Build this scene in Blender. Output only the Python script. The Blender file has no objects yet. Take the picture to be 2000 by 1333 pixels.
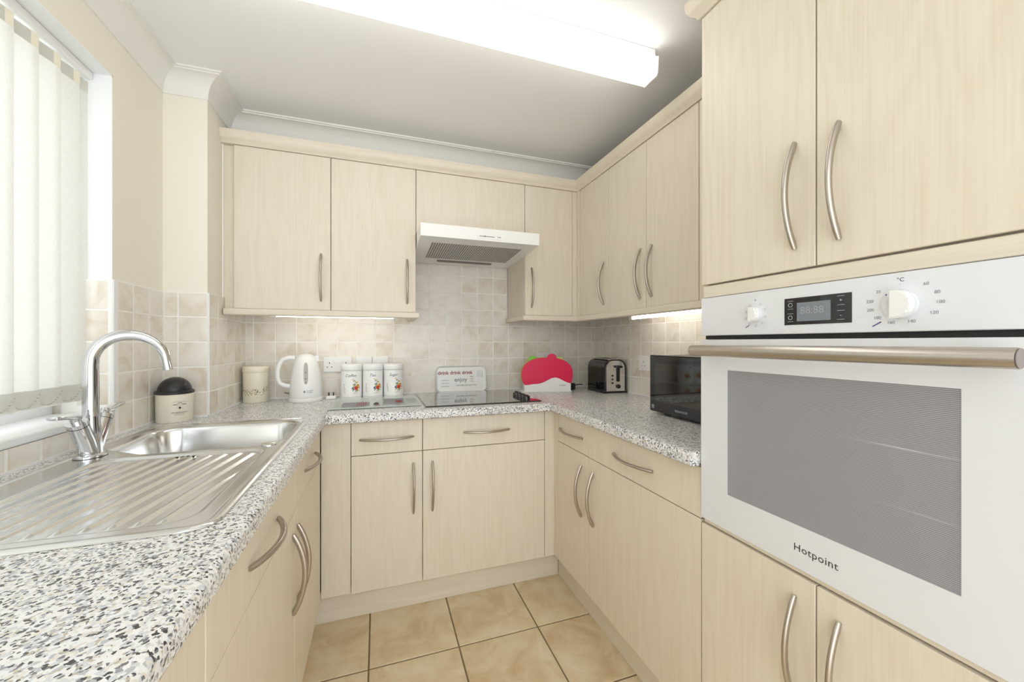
import bpy, bmesh, math, random
from mathutils import Vector, Matrix
random.seed(7)
PI = math.pi
scene = bpy.context.scene
C = scene.collection

# ------------------------------------------------------------------ camera, world, exposure
CAM_H = 1.2092
cd = bpy.data.cameras.new('camera'); cam = bpy.data.objects.new('camera', cd); C.objects.link(cam)
cd.sensor_width = 36.0; cd.sensor_fit = 'HORIZONTAL'
cd.lens = 764.92 / 2000 * 36.0
cd.shift_y = 2.73 / 2000
cd.clip_start = 0.02
cam.location = (0, 0, CAM_H)
cam.rotation_euler = (PI / 2, 0, -math.radians(18.89))
scene.camera = cam

w = bpy.data.worlds.new('daylight'); scene.world = w; w.use_nodes = True
bg = w.node_tree.nodes['Background']
bg.inputs[0].default_value = (0.93, 0.97, 1.0, 1)
bg.inputs[1].default_value = 1.6

scene.view_settings.view_transform = 'Standard'
scene.view_settings.look = 'None'
scene.view_settings.gamma = 1.0
scene.view_settings.use_curve_mapping = False
scene.view_settings.exposure = 0.72

# ------------------------------------------------------------------ helpers
def srgb(r, g, b):
    def f(c):
        c /= 255.0
        return c / 12.92 if c <= 0.04045 else ((c + 0.055) / 1.055) ** 2.4
    return (f(r), f(g), f(b), 1.0)

def box(bm, x0, x1, y0, y1, z0, z1, bev=0.0, seg=1):
    vs = [bm.verts.new((x, y, z)) for z in (z0, z1) for y in (y0, y1) for x in (x0, x1)]
    fs = [(0, 2, 3, 1), (4, 5, 7, 6), (0, 1, 5, 4), (2, 6, 7, 3), (0, 4, 6, 2), (1, 3, 7, 5)]
    faces = [bm.faces.new([vs[i] for i in f]) for f in fs]
    if bev > 0:
        es = list({e for f in faces for e in f.edges})
        bmesh.ops.bevel(bm, geom=es, offset=bev, segments=seg, affect='EDGES', profile=0.5)
    return vs

def prism(bm, pts, axis, a0, a1):
    """closed 2-D outline pts extruded along axis ('x','y','z') from a0 to a1"""
    def P(p, a):
        return {'x': (a, p[0], p[1]), 'y': (p[0], a, p[1]), 'z': (p[0], p[1], a)}[axis]
    A = [bm.verts.new(P(p, a0)) for p in pts]; B = [bm.verts.new(P(p, a1)) for p in pts]
    n = len(pts)
    for i in range(n):
        bm.faces.new((A[i], A[(i + 1) % n], B[(i + 1) % n], B[i]))
    bm.faces.new(A[::-1]); bm.faces.new(B)

def lathe(bm, prof, cx=0, cy=0, seg=32, sx=1.0, sy=1.0, cap0=True, cap1=True):
    rings = []
    for r, z in prof:
        rings.append([bm.verts.new((cx + sx * r * math.cos(2 * PI * k / seg), cy + sy * r * math.sin(2 * PI * k / seg), z)) for k in range(seg)])
    for a, b in zip(rings, rings[1:]):
        for k in range(seg):
            bm.faces.new((a[k], a[(k + 1) % seg], b[(k + 1) % seg], b[k]))
    if cap0: bm.faces.new(rings[0][::-1])
    if cap1: bm.faces.new(rings[-1])

def tube(bm, pts, rad, seg=10, flat=1.0, cap=True, up=Vector((0, 0, 1))):
    """sweep a circle / ellipse along pts; rad a number or list; flat scales the second axis"""
    pts = [Vector(p) for p in pts]; n = len(pts)
    rads = rad if isinstance(rad, (list, tuple)) else [rad] * n
    rings = []; ref = None
    for i, p in enumerate(pts):
        t = (pts[min(i + 1, n - 1)] - pts[max(i - 1, 0)]).normalized()
        if ref is None:
            ref = up if abs(t.dot(up)) < 0.95 else Vector((1, 0, 0))
        a = t.cross(ref)
        a.normalize(); b = a.cross(t).normalized(); ref = b
        rings.append([bm.verts.new(p + rads[i] * (math.cos(2 * PI * k / seg) * a + flat * math.sin(2 * PI * k / seg) * b)) for k in range(seg)])
    for A, B in zip(rings, rings[1:]):
        for k in range(seg):
            bm.faces.new((A[k], A[(k + 1) % seg], B[(k + 1) % seg], B[k]))
    if cap:
        bm.faces.new(rings[0][::-1]); bm.faces.new(rings[-1])

def make_mesh(name, bm, smooth=None):
    bmesh.ops.recalc_face_normals(bm, faces=bm.faces)
    me = bpy.data.meshes.new(name); bm.to_mesh(me); bm.free()
    if smooth is not None:
        me.shade_smooth()
        try: me.set_sharp_from_angle(angle=math.radians(smooth))
        except Exception: pass
    return me

def obj(name, bm, mat, parent=None, smooth=None, loc=None, rot=None):
    me = bm if isinstance(bm, bpy.types.Mesh) else make_mesh(name, bm, smooth)
    if mat is not None and len(me.materials) == 0:
        for m in (mat if isinstance(mat, (list, tuple)) else [mat]): me.materials.append(m)
    o = bpy.data.objects.new(name, me); C.objects.link(o)
    if parent is not None: o.parent = parent
    if loc is not None: o.location = loc
    if rot is not None: o.rotation_euler = rot
    return o

def top(name, bm, mat, origin, label=None, cat=None, smooth=None, kind=None, group=None):
    """a top-level mesh built in world coordinates, its origin moved to the given point"""
    for v in bm.verts: v.co -= Vector(origin)
    o = obj(name, bm, mat, None, smooth, origin)
    return tag(o, label, cat, group, kind)

def tag(o, label=None, cat=None, group=None, kind=None):
    if label: o['label'] = label
    if cat: o['category'] = cat
    if group: o['group'] = group
    if kind: o['kind'] = kind
    return o

def thing(name, label, cat, loc=(0, 0, 0), rz=0.0, group=None):
    o = bpy.data.objects.new(name, None); C.objects.link(o)
    o.empty_display_size = 0.05
    o.location = loc; o.rotation_euler = (0, 0, rz)
    return tag(o, label, cat, group)

def text_mesh(s, size, shear=0.0, align='CENTER', space=1.0, extrude=0.0, bold=0.0):
    cu = bpy.data.curves.new('lettering', 'FONT'); cu.body = s; cu.size = size; cu.align_x = align; cu.align_y = 'CENTER'
    cu.shear = shear; cu.space_character = space; cu.extrude = extrude; cu.resolution_u = 3; cu.offset = bold
    t = bpy.data.objects.new('lettering', cu)
    C.objects.link(t)
    dg = bpy.context.evaluated_depsgraph_get()
    me = bpy.data.meshes.new_from_object(t.evaluated_get(dg))
    bpy.data.objects.remove(t); bpy.data.curves.remove(cu)
    return me

def put_text(name, s, size, mat, parent, loc, rot, **k):
    me = text_mesh(s, size, **k); me.materials.clear(); me.materials.append(mat)
    o = bpy.data.objects.new(name, me); C.objects.link(o); o.parent = parent; o.location = loc; o.rotation_euler = rot
    return o

def wrap(me, R, z0, ang0, cx=0, cy=0, sy=1.0):
    """bend a flat mesh (x right, y up) round a vertical cylinder; ang0 = angle of its centre"""
    for v in me.vertices:
        a = ang0 + v.co.x / R
        v.co = Vector((cx + R * math.cos(a), cy + sy * R * math.sin(a), z0 + v.co.y))

# ------------------------------------------------------------------ materials
def new_mat(name):
    m = bpy.data.materials.new(name); m.use_nodes = True
    nt = m.node_tree; return m, nt, nt.nodes, nt.links, nt.nodes['Principled BSDF']

def plain(name, col, rough=0.5, metal=0.0, coat=0.0, spec=0.5, emit=None, es=0.0, bump=0.0, bscale=200):
    m, nt, N, L, b = new_mat(name)
    b.inputs['Base Color'].default_value = col; b.inputs['Roughness'].default_value = rough
    b.inputs['Metallic'].default_value = metal; b.inputs['Coat Weight'].default_value = coat
    b.inputs['Specular IOR Level'].default_value = spec
    if emit: b.inputs['Emission Color'].default_value = emit; b.inputs['Emission Strength'].default_value = es
    tc = N.new('ShaderNodeTexCoord'); no = N.new('ShaderNodeTexNoise'); no.inputs['Scale'].default_value = bscale
    L.new(tc.outputs['Object'], no.inputs['Vector'])
    mr = N.new('ShaderNodeMapRange'); mr.inputs['To Min'].default_value = max(0, rough - 0.03); mr.inputs['To Max'].default_value = rough + 0.03
    if metal < 0.5:
        L.new(no.outputs['Fac'], mr.inputs['Value']); L.new(mr.outputs['Result'], b.inputs['Roughness'])
    if bump > 0:
        bp = N.new('ShaderNodeBump'); bp.inputs['Strength'].default_value = bump; bp.inputs['Distance'].default_value = 0.001
        L.new(no.outputs['Fac'], bp.inputs['Height']); L.new(bp.outputs['Normal'], b.inputs['Normal'])
    return m

def ramp(N, stops, interp='LINEAR'):
    r = N.new('ShaderNodeValToRGB'); r.color_ramp.interpolation = interp
    e = r.color_ramp.elements
    e[0].position, e[0].color = stops[0]; e[1].position, e[1].color = stops[-1]
    for p, c in stops[1:-1]:
        x = e.new(p); x.color = c
    return r

def wood(name, axis):
    m, nt, N, L, b = new_mat(name)
    tc = N.new('ShaderNodeTexCoord'); oi = N.new('ShaderNodeObjectInfo')
    off = N.new('ShaderNodeVectorMath'); off.operation = 'SCALE'; off.inputs[0].default_value = (7.3, 3.1, 5.7)
    L.new(oi.outputs['Random'], off.inputs['Scale'])
    ad = N.new('ShaderNodeVectorMath'); ad.operation = 'ADD'
    L.new(tc.outputs['Object'], ad.inputs[0]); L.new(off.outputs['Vector'], ad.inputs[1])
    def mp(s):
        q = N.new('ShaderNodeMapping'); q.inputs['Scale'].default_value = s; L.new(ad.outputs['Vector'], q.inputs['Vector']); return q
    lo, hi = 1.6, 70.0
    sc = {'z': (hi, hi, lo), 'x': (lo, hi, hi), 'y': (hi, lo, hi)}[axis]
    fine = N.new('ShaderNodeTexNoise'); fine.inputs['Scale'].default_value = 3.0; fine.inputs['Detail'].default_value = 5; fine.inputs['Roughness'].default_value = 0.65
    L.new(mp(sc).outputs['Vector'], fine.inputs['Vector'])
    k = 0.13
    broad = N.new('ShaderNodeTexNoise'); broad.inputs['Scale'].default_value = 1.0; broad.inputs['Detail'].default_value = 2
    L.new(mp(tuple(v * k if v > 10 else 1.1 for v in sc)).outputs['Vector'], broad.inputs['Vector'])
    mul = N.new('ShaderNodeMath'); mul.operation = 'MULTIPLY'; mul.inputs[1].default_value = 9.0
    L.new(broad.outputs['Fac'], mul.inputs[0])
    fr = N.new('ShaderNodeMath'); fr.operation = 'PINGPONG'; fr.inputs[1].default_value = 0.5
    L.new(mul.outputs[0], fr.inputs[0])
    mx = N.new('ShaderNodeMix'); mx.data_type = 'FLOAT'; mx.inputs[0].default_value = 0.28
    L.new(fine.outputs['Fac'], mx.inputs[2]); L.new(fr.outputs[0], mx.inputs[3])
    r = ramp(N, [(0.25, srgb(221, 209, 189)), (0.5, srgb(228, 218, 200)), (0.75, srgb(233, 224, 209))])
    L.new(mx.outputs[0], r.inputs['Fac']); L.new(r.outputs['Color'], b.inputs['Base Color'])
    b.inputs['Roughness'].default_value = 0.42
    bp = N.new('ShaderNodeBump'); bp.inputs['Strength'].default_value = 0.06; bp.inputs['Distance'].default_value = 0.0006
    L.new(fine.outputs['Fac'], bp.inputs['Height']); L.new(bp.outputs['Normal'], b.inputs['Normal'])
    return m

def granite():
    m, nt, N, L, b = new_mat('speckled_laminate')
    tc = N.new('ShaderNodeTexCoord')
    wn = N.new('ShaderNodeTexNoise'); wn.inputs['Scale'].default_value = 90; L.new(tc.outputs['Object'], wn.inputs['Vector'])
    ws = N.new('ShaderNodeVectorMath'); ws.operation = 'SCALE'; ws.inputs['Scale'].default_value = 0.007; L.new(wn.outputs['Color'], ws.inputs[0])
    wa = N.new('ShaderNodeVectorMath'); wa.operation = 'ADD'; L.new(tc.outputs['Object'], wa.inputs[0]); L.new(ws.outputs['Vector'], wa.inputs[1])
    def cells(scale, stops):
        v = N.new('ShaderNodeTexVoronoi'); v.inputs['Scale'].default_value = scale
        L.new(wa.outputs['Vector'], v.inputs['Vector'])
        s = N.new('ShaderNodeSeparateColor'); L.new(v.outputs['Color'], s.inputs['Color'])
        r = ramp(N, stops, 'CONSTANT'); L.new(s.outputs['Red'], r.inputs['Fac']); return r, s
    big, _ = cells(215, [(0.0, srgb(236, 236, 236)), (0.34, srgb(214, 216, 219)), (0.54, srgb(228, 223, 212)), (0.66, srgb(190, 192, 198)), (0.76, srgb(240, 240, 240)), (0.95, srgb(158, 159, 166))])
    sm, sep = cells(300, [(0.0, srgb(64, 62, 66)), (0.11, srgb(120, 120, 126)), (0.18, srgb(196, 187, 170)), (0.22, srgb(240, 239, 236)), (0.4, srgb(240, 239, 236))])
    th = N.new('ShaderNodeMath'); th.operation = 'LESS_THAN'; th.inputs[1].default_value = 0.24
    L.new(sep.outputs['Red'], th.inputs[0])
    mx = N.new('ShaderNodeMix'); mx.data_type = 'RGBA'
    L.new(th.outputs[0], mx.inputs[0]); L.new(big.outputs['Color'], mx.inputs[6]); L.new(sm.outputs['Color'], mx.inputs[7])
    L.new(mx.outputs[2], b.inputs['Base Color']); b.inputs['Roughness'].default_value = 0.28
    return m

def tile_mat(name, c0, c1, c2, scale, rough, rnd):
    m, nt, N, L, b = new_mat(name)
    tc = N.new('ShaderNodeTexCoord'); oi = N.new('ShaderNodeObjectInfo')
    off = N.new('ShaderNodeVectorMath'); off.operation = 'SCALE'; off.inputs[0].default_value = (13.0, 9.0, 17.0)
    L.new(oi.outputs['Random'], off.inputs['Scale'])
    ad = N.new('ShaderNodeVectorMath'); ad.operation = 'ADD'; L.new(tc.outputs['Object'], ad.inputs[0]); L.new(off.outputs['Vector'], ad.inputs[1])
    no = N.new('ShaderNodeTexNoise'); no.inputs['Scale'].default_value = scale; no.inputs['Detail'].default_value = 6; no.inputs['Roughness'].default_value = 0.62; no.inputs['Distortion'].default_value = 0.6
    L.new(ad.outputs['Vector'], no.inputs['Vector'])
    ra = N.new('ShaderNodeMath'); ra.operation = 'MULTIPLY_ADD'; ra.inputs[1].default_value = rnd; ra.inputs[2].default_value = -rnd / 2
    L.new(oi.outputs['Random'], ra.inputs[0])
    su = N.new('ShaderNodeMath'); su.operation = 'ADD'; L.new(no.outputs['Fac'], su.inputs[0]); L.new(ra.outputs[0], su.inputs[1])
    r = ramp(N, [(0.3, c0), (0.5, c1), (0.72, c2)]); L.new(su.outputs[0], r.inputs['Fac'])
    L.new(r.outputs['Color'], b.inputs['Base Color']); b.inputs['Roughness'].default_value = rough
    bp = N.new('ShaderNodeBump'); bp.inputs['Strength'].default_value = 0.12; bp.inputs['Distance'].default_value = 0.0015
    L.new(no.outputs['Fac'], bp.inputs['Height']); L.new(bp.outputs['Normal'], b.inputs['Normal'])
    return m

M = {}
for ax in 'xyz': M['wood_' + ax] = wood('maple_grain_' + ax, ax)
M['granite'] = granite()
M['wtile'] = tile_mat('stone_wall_tile', srgb(219, 207, 188), srgb(235, 228, 216), srgb(241, 237, 229), 11.0, 0.25, 0.08)
M['ftile'] = tile_mat('beige_floor_tile', srgb(204, 178, 138), srgb(222, 203, 168), srgb(230, 217, 190), 7.0, 0.4, 0.08)
M['grout'] = plain('wall_grout', srgb(248, 246, 241), 0.8)
M['fgrout'] = plain('floor_grout', srgb(128, 112, 86), 0.9)
M['cream'] = plain('cream_wall_paint', srgb(242, 237, 224), 0.7, bump=0.03, bscale=120)
M['white_paint'] = plain('white_ceiling_paint', srgb(243, 243, 243), 0.8)
M['cove'] = plain('white_cove', srgb(240, 239, 234), 0.6)
M['reveal'] = plain('white_gloss_reveal', srgb(243, 244, 244), 0.4)
M['white'] = plain('white_plastic', srgb(243, 243, 242), 0.3)
M['enamel'] = plain('white_glass_enamel', srgb(228, 230, 234), 0.12, coat=0.5)
M['hoodw'] = plain('white_hood_enamel', srgb(242, 242, 240), 0.3)
M['cream_tin'] = plain('cream_tin', srgb(243, 238, 216), 0.35)
M['bin_cream'] = plain('cream_enamel', srgb(238, 231, 214), 0.35)
M['chrome'] = plain('chrome', (0.68, 0.69, 0.71, 1), 0.07, metal=1)
M['nickel'] = plain('brushed_nickel', srgb(188, 180, 170), 0.3, metal=1)
M['handle_bar'] = plain('champagne_steel', srgb(198, 191, 182), 0.30, metal=1)
M['sink'] = plain('stainless_steel', (0.76, 0.77, 0.78, 1), 0.2, metal=1)
M['steel'] = plain('polished_steel', (0.75, 0.74, 0.72, 1), 0.15, metal=1)
M['black'] = plain('black_plastic', srgb(32, 32, 35), 0.35)
M['blackgloss'] = plain('black_gloss', srgb(20, 20, 24), 0.06, coat=0.5)
M['hobglass'] = plain('black_ceramic_glass', srgb(26, 25, 25), 0.05, coat=1.0)
M['dark'] = plain('dark_gap', srgb(22, 20, 26), 0.5)
M['red'] = plain('crimson_board', srgb(226, 22, 78), 0.45)
M['green'] = plain('green_board', srgb(134, 205, 62), 0.45)
M['yellow'] = plain('yellow_board', srgb(226, 222, 130), 0.45)
M['ink'] = plain('dark_print', srgb(52, 46, 58), 0.6)
M['ink_grey'] = plain('grey_print', srgb(140, 140, 148), 0.6)
M['ink_red'] = plain('red_print', srgb(150, 50, 60), 0.6)
M['ink_tan'] = plain('tan_print', srgb(196, 150, 130), 0.6)
M['ink_blue'] = plain('blue_mark', srgb(84, 74, 140), 0.6)
M['p_red'] = plain('print_red', srgb(214, 62, 44), 0.5)
M['p_orange'] = plain('print_orange', srgb(240, 176, 84), 0.5)
M['p_green'] = plain('print_green', srgb(120, 132, 84), 0.5)
M['p_lime'] = plain('print_lime', srgb(196, 190, 110), 0.5)
M['p_blue'] = plain('print_blue', srgb(92, 112, 128), 0.5)
M['p_brown'] = plain('print_brown', srgb(128, 96, 84), 0.5)
M['p_pink'] = plain('print_pink', srgb(214, 160, 140), 0.5)
M['smoke'] = plain('smoky_window', srgb(178, 172, 166), 0.2)
M['filter'] = plain('filter_mesh_grey', srgb(128, 126, 126), 0.45)
M['filterback'] = plain('filter_backing', srgb(225, 223, 220), 0.6)
M['lampcover'] = plain('grey_lamp_cover', srgb(120, 112, 112), 0.35)
M['lcd'] = plain('lcd_panel', srgb(128, 134, 142), 0.15)
M['lcd_seg'] = plain('lcd_segments', srgb(156, 163, 170), 0.3)
M['icon'] = plain('panel_icon', srgb(190, 196, 204), 0.4)
M['seal'] = plain('white_sealant', srgb(244, 244, 240), 0.5)
M['tubeL'] = plain('lit_fluorescent_tube', (1, 1, 1, 1), 0.5, emit=(1.0, 0.97, 0.90, 1), es=5.5)
M['diffuser'] = plain('lit_diffuser', (0.9, 0.9, 0.88, 1), 0.4, emit=(1.0, 0.985, 0.95, 1), es=2.6)
M['upvc'] = plain('white_upvc', srgb(245, 245, 245), 0.3)
M['cavity'] = plain('oven_cavity', srgb(170, 172, 178), 0.4)

def fabric_mat():
    m, nt, N, L, b = new_mat('blind_fabric')
    tc = N.new('ShaderNodeTexCoord'); mp = N.new('ShaderNodeMapping'); mp.inputs['Scale'].default_value = (600, 600, 90)
    L.new(tc.outputs['Object'], mp.inputs['Vector'])
    no = N.new('ShaderNodeTexNoise'); no.inputs['Scale'].default_value = 1.0; L.new(mp.outputs['Vector'], no.inputs['Vector'])
    r = ramp(N, [(0.3, srgb(233, 232, 226)), (0.7, srgb(240, 240, 235))]); L.new(no.outputs['Fac'], r.inputs['Fac'])
    L.new(r.outputs['Color'], b.inputs['Base Color']); b.inputs['Roughness'].default_value = 0.85
    tr = N.new('ShaderNodeBsdfTranslucent'); L.new(r.outputs['Color'], tr.inputs['Color'])
    mx = N.new('ShaderNodeMixShader'); mx.inputs[0].default_value = 0.34
    L.new(b.outputs[0], mx.inputs[1]); L.new(tr.outputs[0], mx.inputs[2]); L.new(mx.outputs[0], N['Material Output'].inputs['Surface'])
    return m
M['fabric'] = fabric_mat()

def glass_mat(name, tint, transp, rough=0.03):
    m, nt, N, L, b = new_mat(name)
    b.inputs['Base Color'].default_value = tint; b.inputs['Roughness'].default_value = rough
    t = N.new('ShaderNodeBsdfTransparent'); mx = N.new('ShaderNodeMixShader'); mx.inputs[0].default_value = transp
    L.new(b.outputs[0], mx.inputs[1]); L.new(t.outputs[0], mx.inputs[2]); L.new(mx.outputs[0], N['Material Output'].inputs['Surface'])
    return m
M['glass'] = glass_mat('window_glass', (0.9, 0.95, 0.95, 1), 0.92)
M['saver'] = glass_mat('toughened_glass', srgb(222, 232, 228), 0.35, 0.05)

def oven_glass():
    m, nt, N, L, b = new_mat('dotted_oven_glass')
    tc = N.new('ShaderNodeTexCoord'); sp = N.new('ShaderNodeSeparateXYZ'); L.new(tc.outputs['Object'], sp.inputs[0])
    mu = N.new('ShaderNodeMath'); mu.operation = 'MULTIPLY'; mu.inputs[1].default_value = 330.0; L.new(sp.outputs['Z'], mu.inputs[0])
    fr = N.new('ShaderNodeMath'); fr.operation = 'FRACT'; L.new(mu.outputs[0], fr.inputs[0])
    lt = N.new('ShaderNodeMath'); lt.operation = 'LESS_THAN'; lt.inputs[1].default_value = 0.5; L.new(fr.outputs[0], lt.inputs[0])
    mx = N.new('ShaderNodeMix'); mx.data_type = 'RGBA'; mx.inputs[6].default_value = srgb(164, 164, 170); mx.inputs[7].default_value = srgb(206, 206, 210)
    L.new(lt.outputs[0], mx.inputs[0]); L.new(mx.outputs[2], b.inputs['Base Color']); b.inputs['Roughness'].default_value = 0.08
    t = N.new('ShaderNodeBsdfTransparent'); ms = N.new('ShaderNodeMixShader'); ms.inputs[0].default_value = 0.5
    L.new(b.outputs[0], ms.inputs[1]); L.new(t.outputs[0], ms.inputs[2]); L.new(ms.outputs[0], N['Material Output'].inputs['Surface'])
    return m
M['ovenglass'] = oven_glass()

# ------------------------------------------------------------------ key dimensions (metres)
YW, XL, XR, ZC = 2.395, -0.808, 1.430, 2.29            # plaster planes and ceiling
YT, XLT, XRT = 2.388, -0.802, 1.424                    # tile faces
PX, PY = -0.660, 1.919                                  # boxed pillar plaster faces (X face, Y face)
YB, YU = 1.803, 2.0695                                  # front planes of base / wall doors, back run
XB, XU, XLF, XT = 0.8452, 1.1203, -0.227, 0.8425        # right base, right wall units, left base, tower
ZW, ZWB = 0.908, 0.870
NEAR = -0.9
WIN0, WIN1, WZ0, WZ1 = 0.35, 1.609, 0.985, 2.068        # window opening in the left wall

# ------------------------------------------------------------------ the room
def struct(name, bm, mat, origin=(0, 0, 0)):
    return top(name, bm, mat, origin, kind='structure')
bm = bmesh.new(); box(bm, XL - 0.1, XR + 0.1, NEAR, YW + 0.1, -0.06, -0.003); floor = struct('floor', bm, M['fgrout'])
bm = bmesh.new(); box(bm, XL - 0.1, XR + 0.1, NEAR, YW + 0.1, ZC, ZC + 0.08); ceiling = struct('ceiling', bm, M['white_paint'])
bm = bmesh.new(); box(bm, XL - 0.1, XR + 0.1, YW, YW + 0.1, -0.003, ZC); wall_back = struct('wall_back', bm, M['cream'])
bm = bmesh.new(); box(bm, XR, XR + 0.1, NEAR, YW, -0.003, ZC); wall_right = struct('wall_right', bm, M['cream'])
bm = bmesh.new()
box(bm, XL - 0.28, XL, NEAR, WIN0, -0.003, ZC); box(bm, XL - 0.28, XL, WIN1, YW, -0.003, ZC)
box(bm, XL - 0.28, XL, WIN0, WIN1, -0.003, WZ0 - 0.02); box(bm, XL - 0.28, XL, WIN0, WIN1, WZ1, ZC)
wall_left = struct('wall_left', bm, M['cream'])
bm = bmesh.new(); box(bm, XL, PX, PY, YW, -0.003, ZC); wall_pillar = struct('wall_pillar', bm, M['cream'])
bm = bmesh.new(); box(bm, PX, XR, 2.185, YW, 2.165, ZC); struct('trim_1', bm, M['cove'])     # boxed soffit above the wall units
# white lining of the window reveal
bm = bmesh.new()
box(bm, XL - 0.2, XL + 0.0005, WIN1 - 0.004, WIN1, 1.408, WZ1); box(bm, XL - 0.2, XL + 0.0005, WIN0, WIN1, WZ1 - 0.004, WZ1)
struct('trim_2', bm, M['reveal'])
# plaster cove
prof = [(0.0, 2.200), (0.004, 2.200), (0.004, 2.210)]
for k in range(9):
    a = k / 8 * PI / 2
    prof.append((0.004 + 0.058 * (1 - math.cos(a)), 2.210 + 0.068 * math.sin(a)))
prof += [(0.062, 2.283), (0.070, 2.283), (0.070, ZC)]
path = [((XL, NEAR), (1, 0)), ((XL, PY), (1, -1)), ((PX, PY), (1, -1)), ((PX, 2.185), (1, -1)), ((XR, 2.185), (-1, -1)), ((XR, NEAR), (-1, 0))]
bm = bmesh.new(); rows = []
for (x, y), (dx, dy) in path:
    rows.append([bm.verts.new((x + dx * d, y + dy * d, z)) for d, z in prof])
for A, B in zip(rows, rows[1:]):
    for k in range(len(prof) - 1): bm.faces.new((A[k], A[k + 1], B[k + 1], B[k]))
struct('trim_3', bm, M['cove'])

# ------------------------------------------------------------------ tiles: each one a piece of its own
tile_cache = {}
def tile_mesh(wd, ht, th=0.007, ch=0.0012, mat='wtile'):
    key = (round(wd, 4), round(ht, 4), mat)
    if key in tile_cache: return tile_cache[key]
    bm = bmesh.new(); a, b = wd / 2, ht / 2
    q = lambda x, z, y: [bm.verts.new(p) for p in ((-x, y, -z), (x, y, -z), (x, y, z), (-x, y, z))]
    r0, r1, r2 = q(a, b, 0), q(a, b, -(th - ch)), q(a - ch * 1.5, b - ch * 1.5, -th)
    for A, B in ((r0, r1), (r1, r2)):
        for k in range(4): bm.faces.new((A[k], A[(k + 1) % 4], B[(k + 1) % 4], B[k]))
    bm.faces.new(r2)
    me = make_mesh('tile', bm); me.materials.append(M[mat]); tile_cache[key] = me
    return me
G = 0.0021                                              # half joint
def tile_wall(parent, joints, rows, face, rz, back, skip=None):
    """joints along the wall, rows in z; face(t) -> (x, y) on the plaster; rz turns the tile's -y towards the room"""
    for a, b in zip(joints, joints[1:]):
        for z0, z1 in zip(rows, rows[1:]):
            if skip and skip(a, b, z0, z1): continue
            if abs(b - a) < 0.008: continue
            o = obj('tile', tile_mesh(abs(b - a) - 2 * G, z1 - z0 - 2 * G), None, parent)
            x, y = face((a + b) / 2); o.location = (x, y, (z0 + z1) / 2); o.rotation_euler = (0, 0, rz)
ROWS = [0.909, 1.0085, 1.110, 1.2115, 1.313, 1.410]
# back wall
jx = [PX + 0.008] + [-0.619 + 0.1008 * k for k in range(21)] + [XRT]
bm = bmesh.new(); box(bm, PX, XR, YW - 0.0062, YW, 0.905, 1.412); box(bm, 0.187, 0.783, YW - 0.0062, YW, 1.412, 1.72)
obj('grout', bm, M['grout'], wall_back)
tile_wall(wall_back, jx, ROWS, lambda t: (t, YW), 0, None)
tile_wall(wall_back, [0.1874] + [-0.619 + 0.1008 * k for k in range(9, 14)] + [0.7826], [1.410, 1.5145, 1.616, 1.7175], lambda t: (t, YW), 0, None)
# right wall
jy = [YT] + [2.282 - 0.1006 * k for k in range(14)] + [0.856]
bm = bmesh.new(); box(bm, XR - 0.0062, XR, 0.856, YW - 0.005, 0.905, 1.412); obj('grout', bm, M['grout'], wall_right)
tile_wall(wall_right, jy, ROWS, lambda t: (XR, t), -PI / 2, None)
# pillar: front face and side face
bm = bmesh.new(); box(bm, XL, PX + 0.0062, PY - 0.0062, PY, 0.905, 1.412); box(bm, PX, PX + 0.0062, PY, YW - 0.005, 0.905, 1.412)
obj('grout', bm, M['grout'], wall_pillar)
tile_wall(wall_pillar, [XLT, -0.7556, PX + 0.003], ROWS, lambda t: (t, PY), 0, None)
tile_wall(wall_pillar, [PY - 0.003, 2.013, 2.1135, 2.214, 2.3145, YT], ROWS, lambda t: (PX, t), PI / 2, None)
bm = bmesh.new(); box(bm, PX + 0.0035, PX + 0.0095, PY - 0.0095, PY - 0.0035, 0.9085, 1.412, 0.002); obj('tile_trim', bm, M['white'], wall_pillar)
# left wall: beside the window, below the sill, and the reveal
bm = bmesh.new(); box(bm, XL, XL + 0.0062, WIN1, PY - 0.005, 0.905, 1.412); box(bm, XL, XL + 0.0062, 0.02, WIN1, 0.905, WZ0 - 0.021)
box(bm, XL - 0.12, XL, WIN1 - 0.0102, WIN1 - 0.004, WZ0, 1.408)
obj('grout', bm, M['grout'], wall_left)
tile_wall(wall_left, [1.622, 1.7074, 1.8057, 1.904, PY - 0.007], ROWS, lambda t: (XL, t), PI / 2, None)
tile_wall(wall_left, [1.622 - 0.013] + [1.511 - 0.0983 * k for k in range(16)], [0.909, 0.966], lambda t: (XL, t), PI / 2, None)
tile_wall(wall_left, [XL - 0.085, XL - 0.004], [1.0085, 1.110, 1.2115, 1.313, 1.408], lambda t: (t, WIN1 - 0.004), 0, None)
bm = bmesh.new(); box(bm, XL - 0.001, XL + 0.008, WIN1 - 0.012, WIN1 + 0.011, WZ0 + 0.005, 1.412, 0.003); obj('tile_trim', bm, M['white'], wall_left)
# window sill
bm = bmesh.new(); box(bm, XL - 0.2, XL + 0.010, WIN0, WIN1 - 0.0125, WZ0 - 0.0195, WZ0 + 0.004, 0.005, 2); 
sill = struct('trim_4', bm, M['reveal'])
# sealant bead round the worktop
bm = bmesh.new()
box(bm, XLT, XLT + 0.006, 0.02, PY - 0.008, ZW, ZW + 0.006); box(bm, XLT, PX + 0.0095, PY - 0.0145, PY - 0.0085, ZW, ZW + 0.006)
box(bm, PX + 0.0075, PX + 0.0135, PY - 0.0145, YT, ZW, ZW + 0.006); box(bm, PX + 0.0075, XRT, YT - 0.006, YT, ZW, ZW + 0.006); box(bm, XRT - 0.006, XRT, 0.86, YT, ZW, ZW + 0.006)
struct('trim_5', bm, M['white'])
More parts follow.
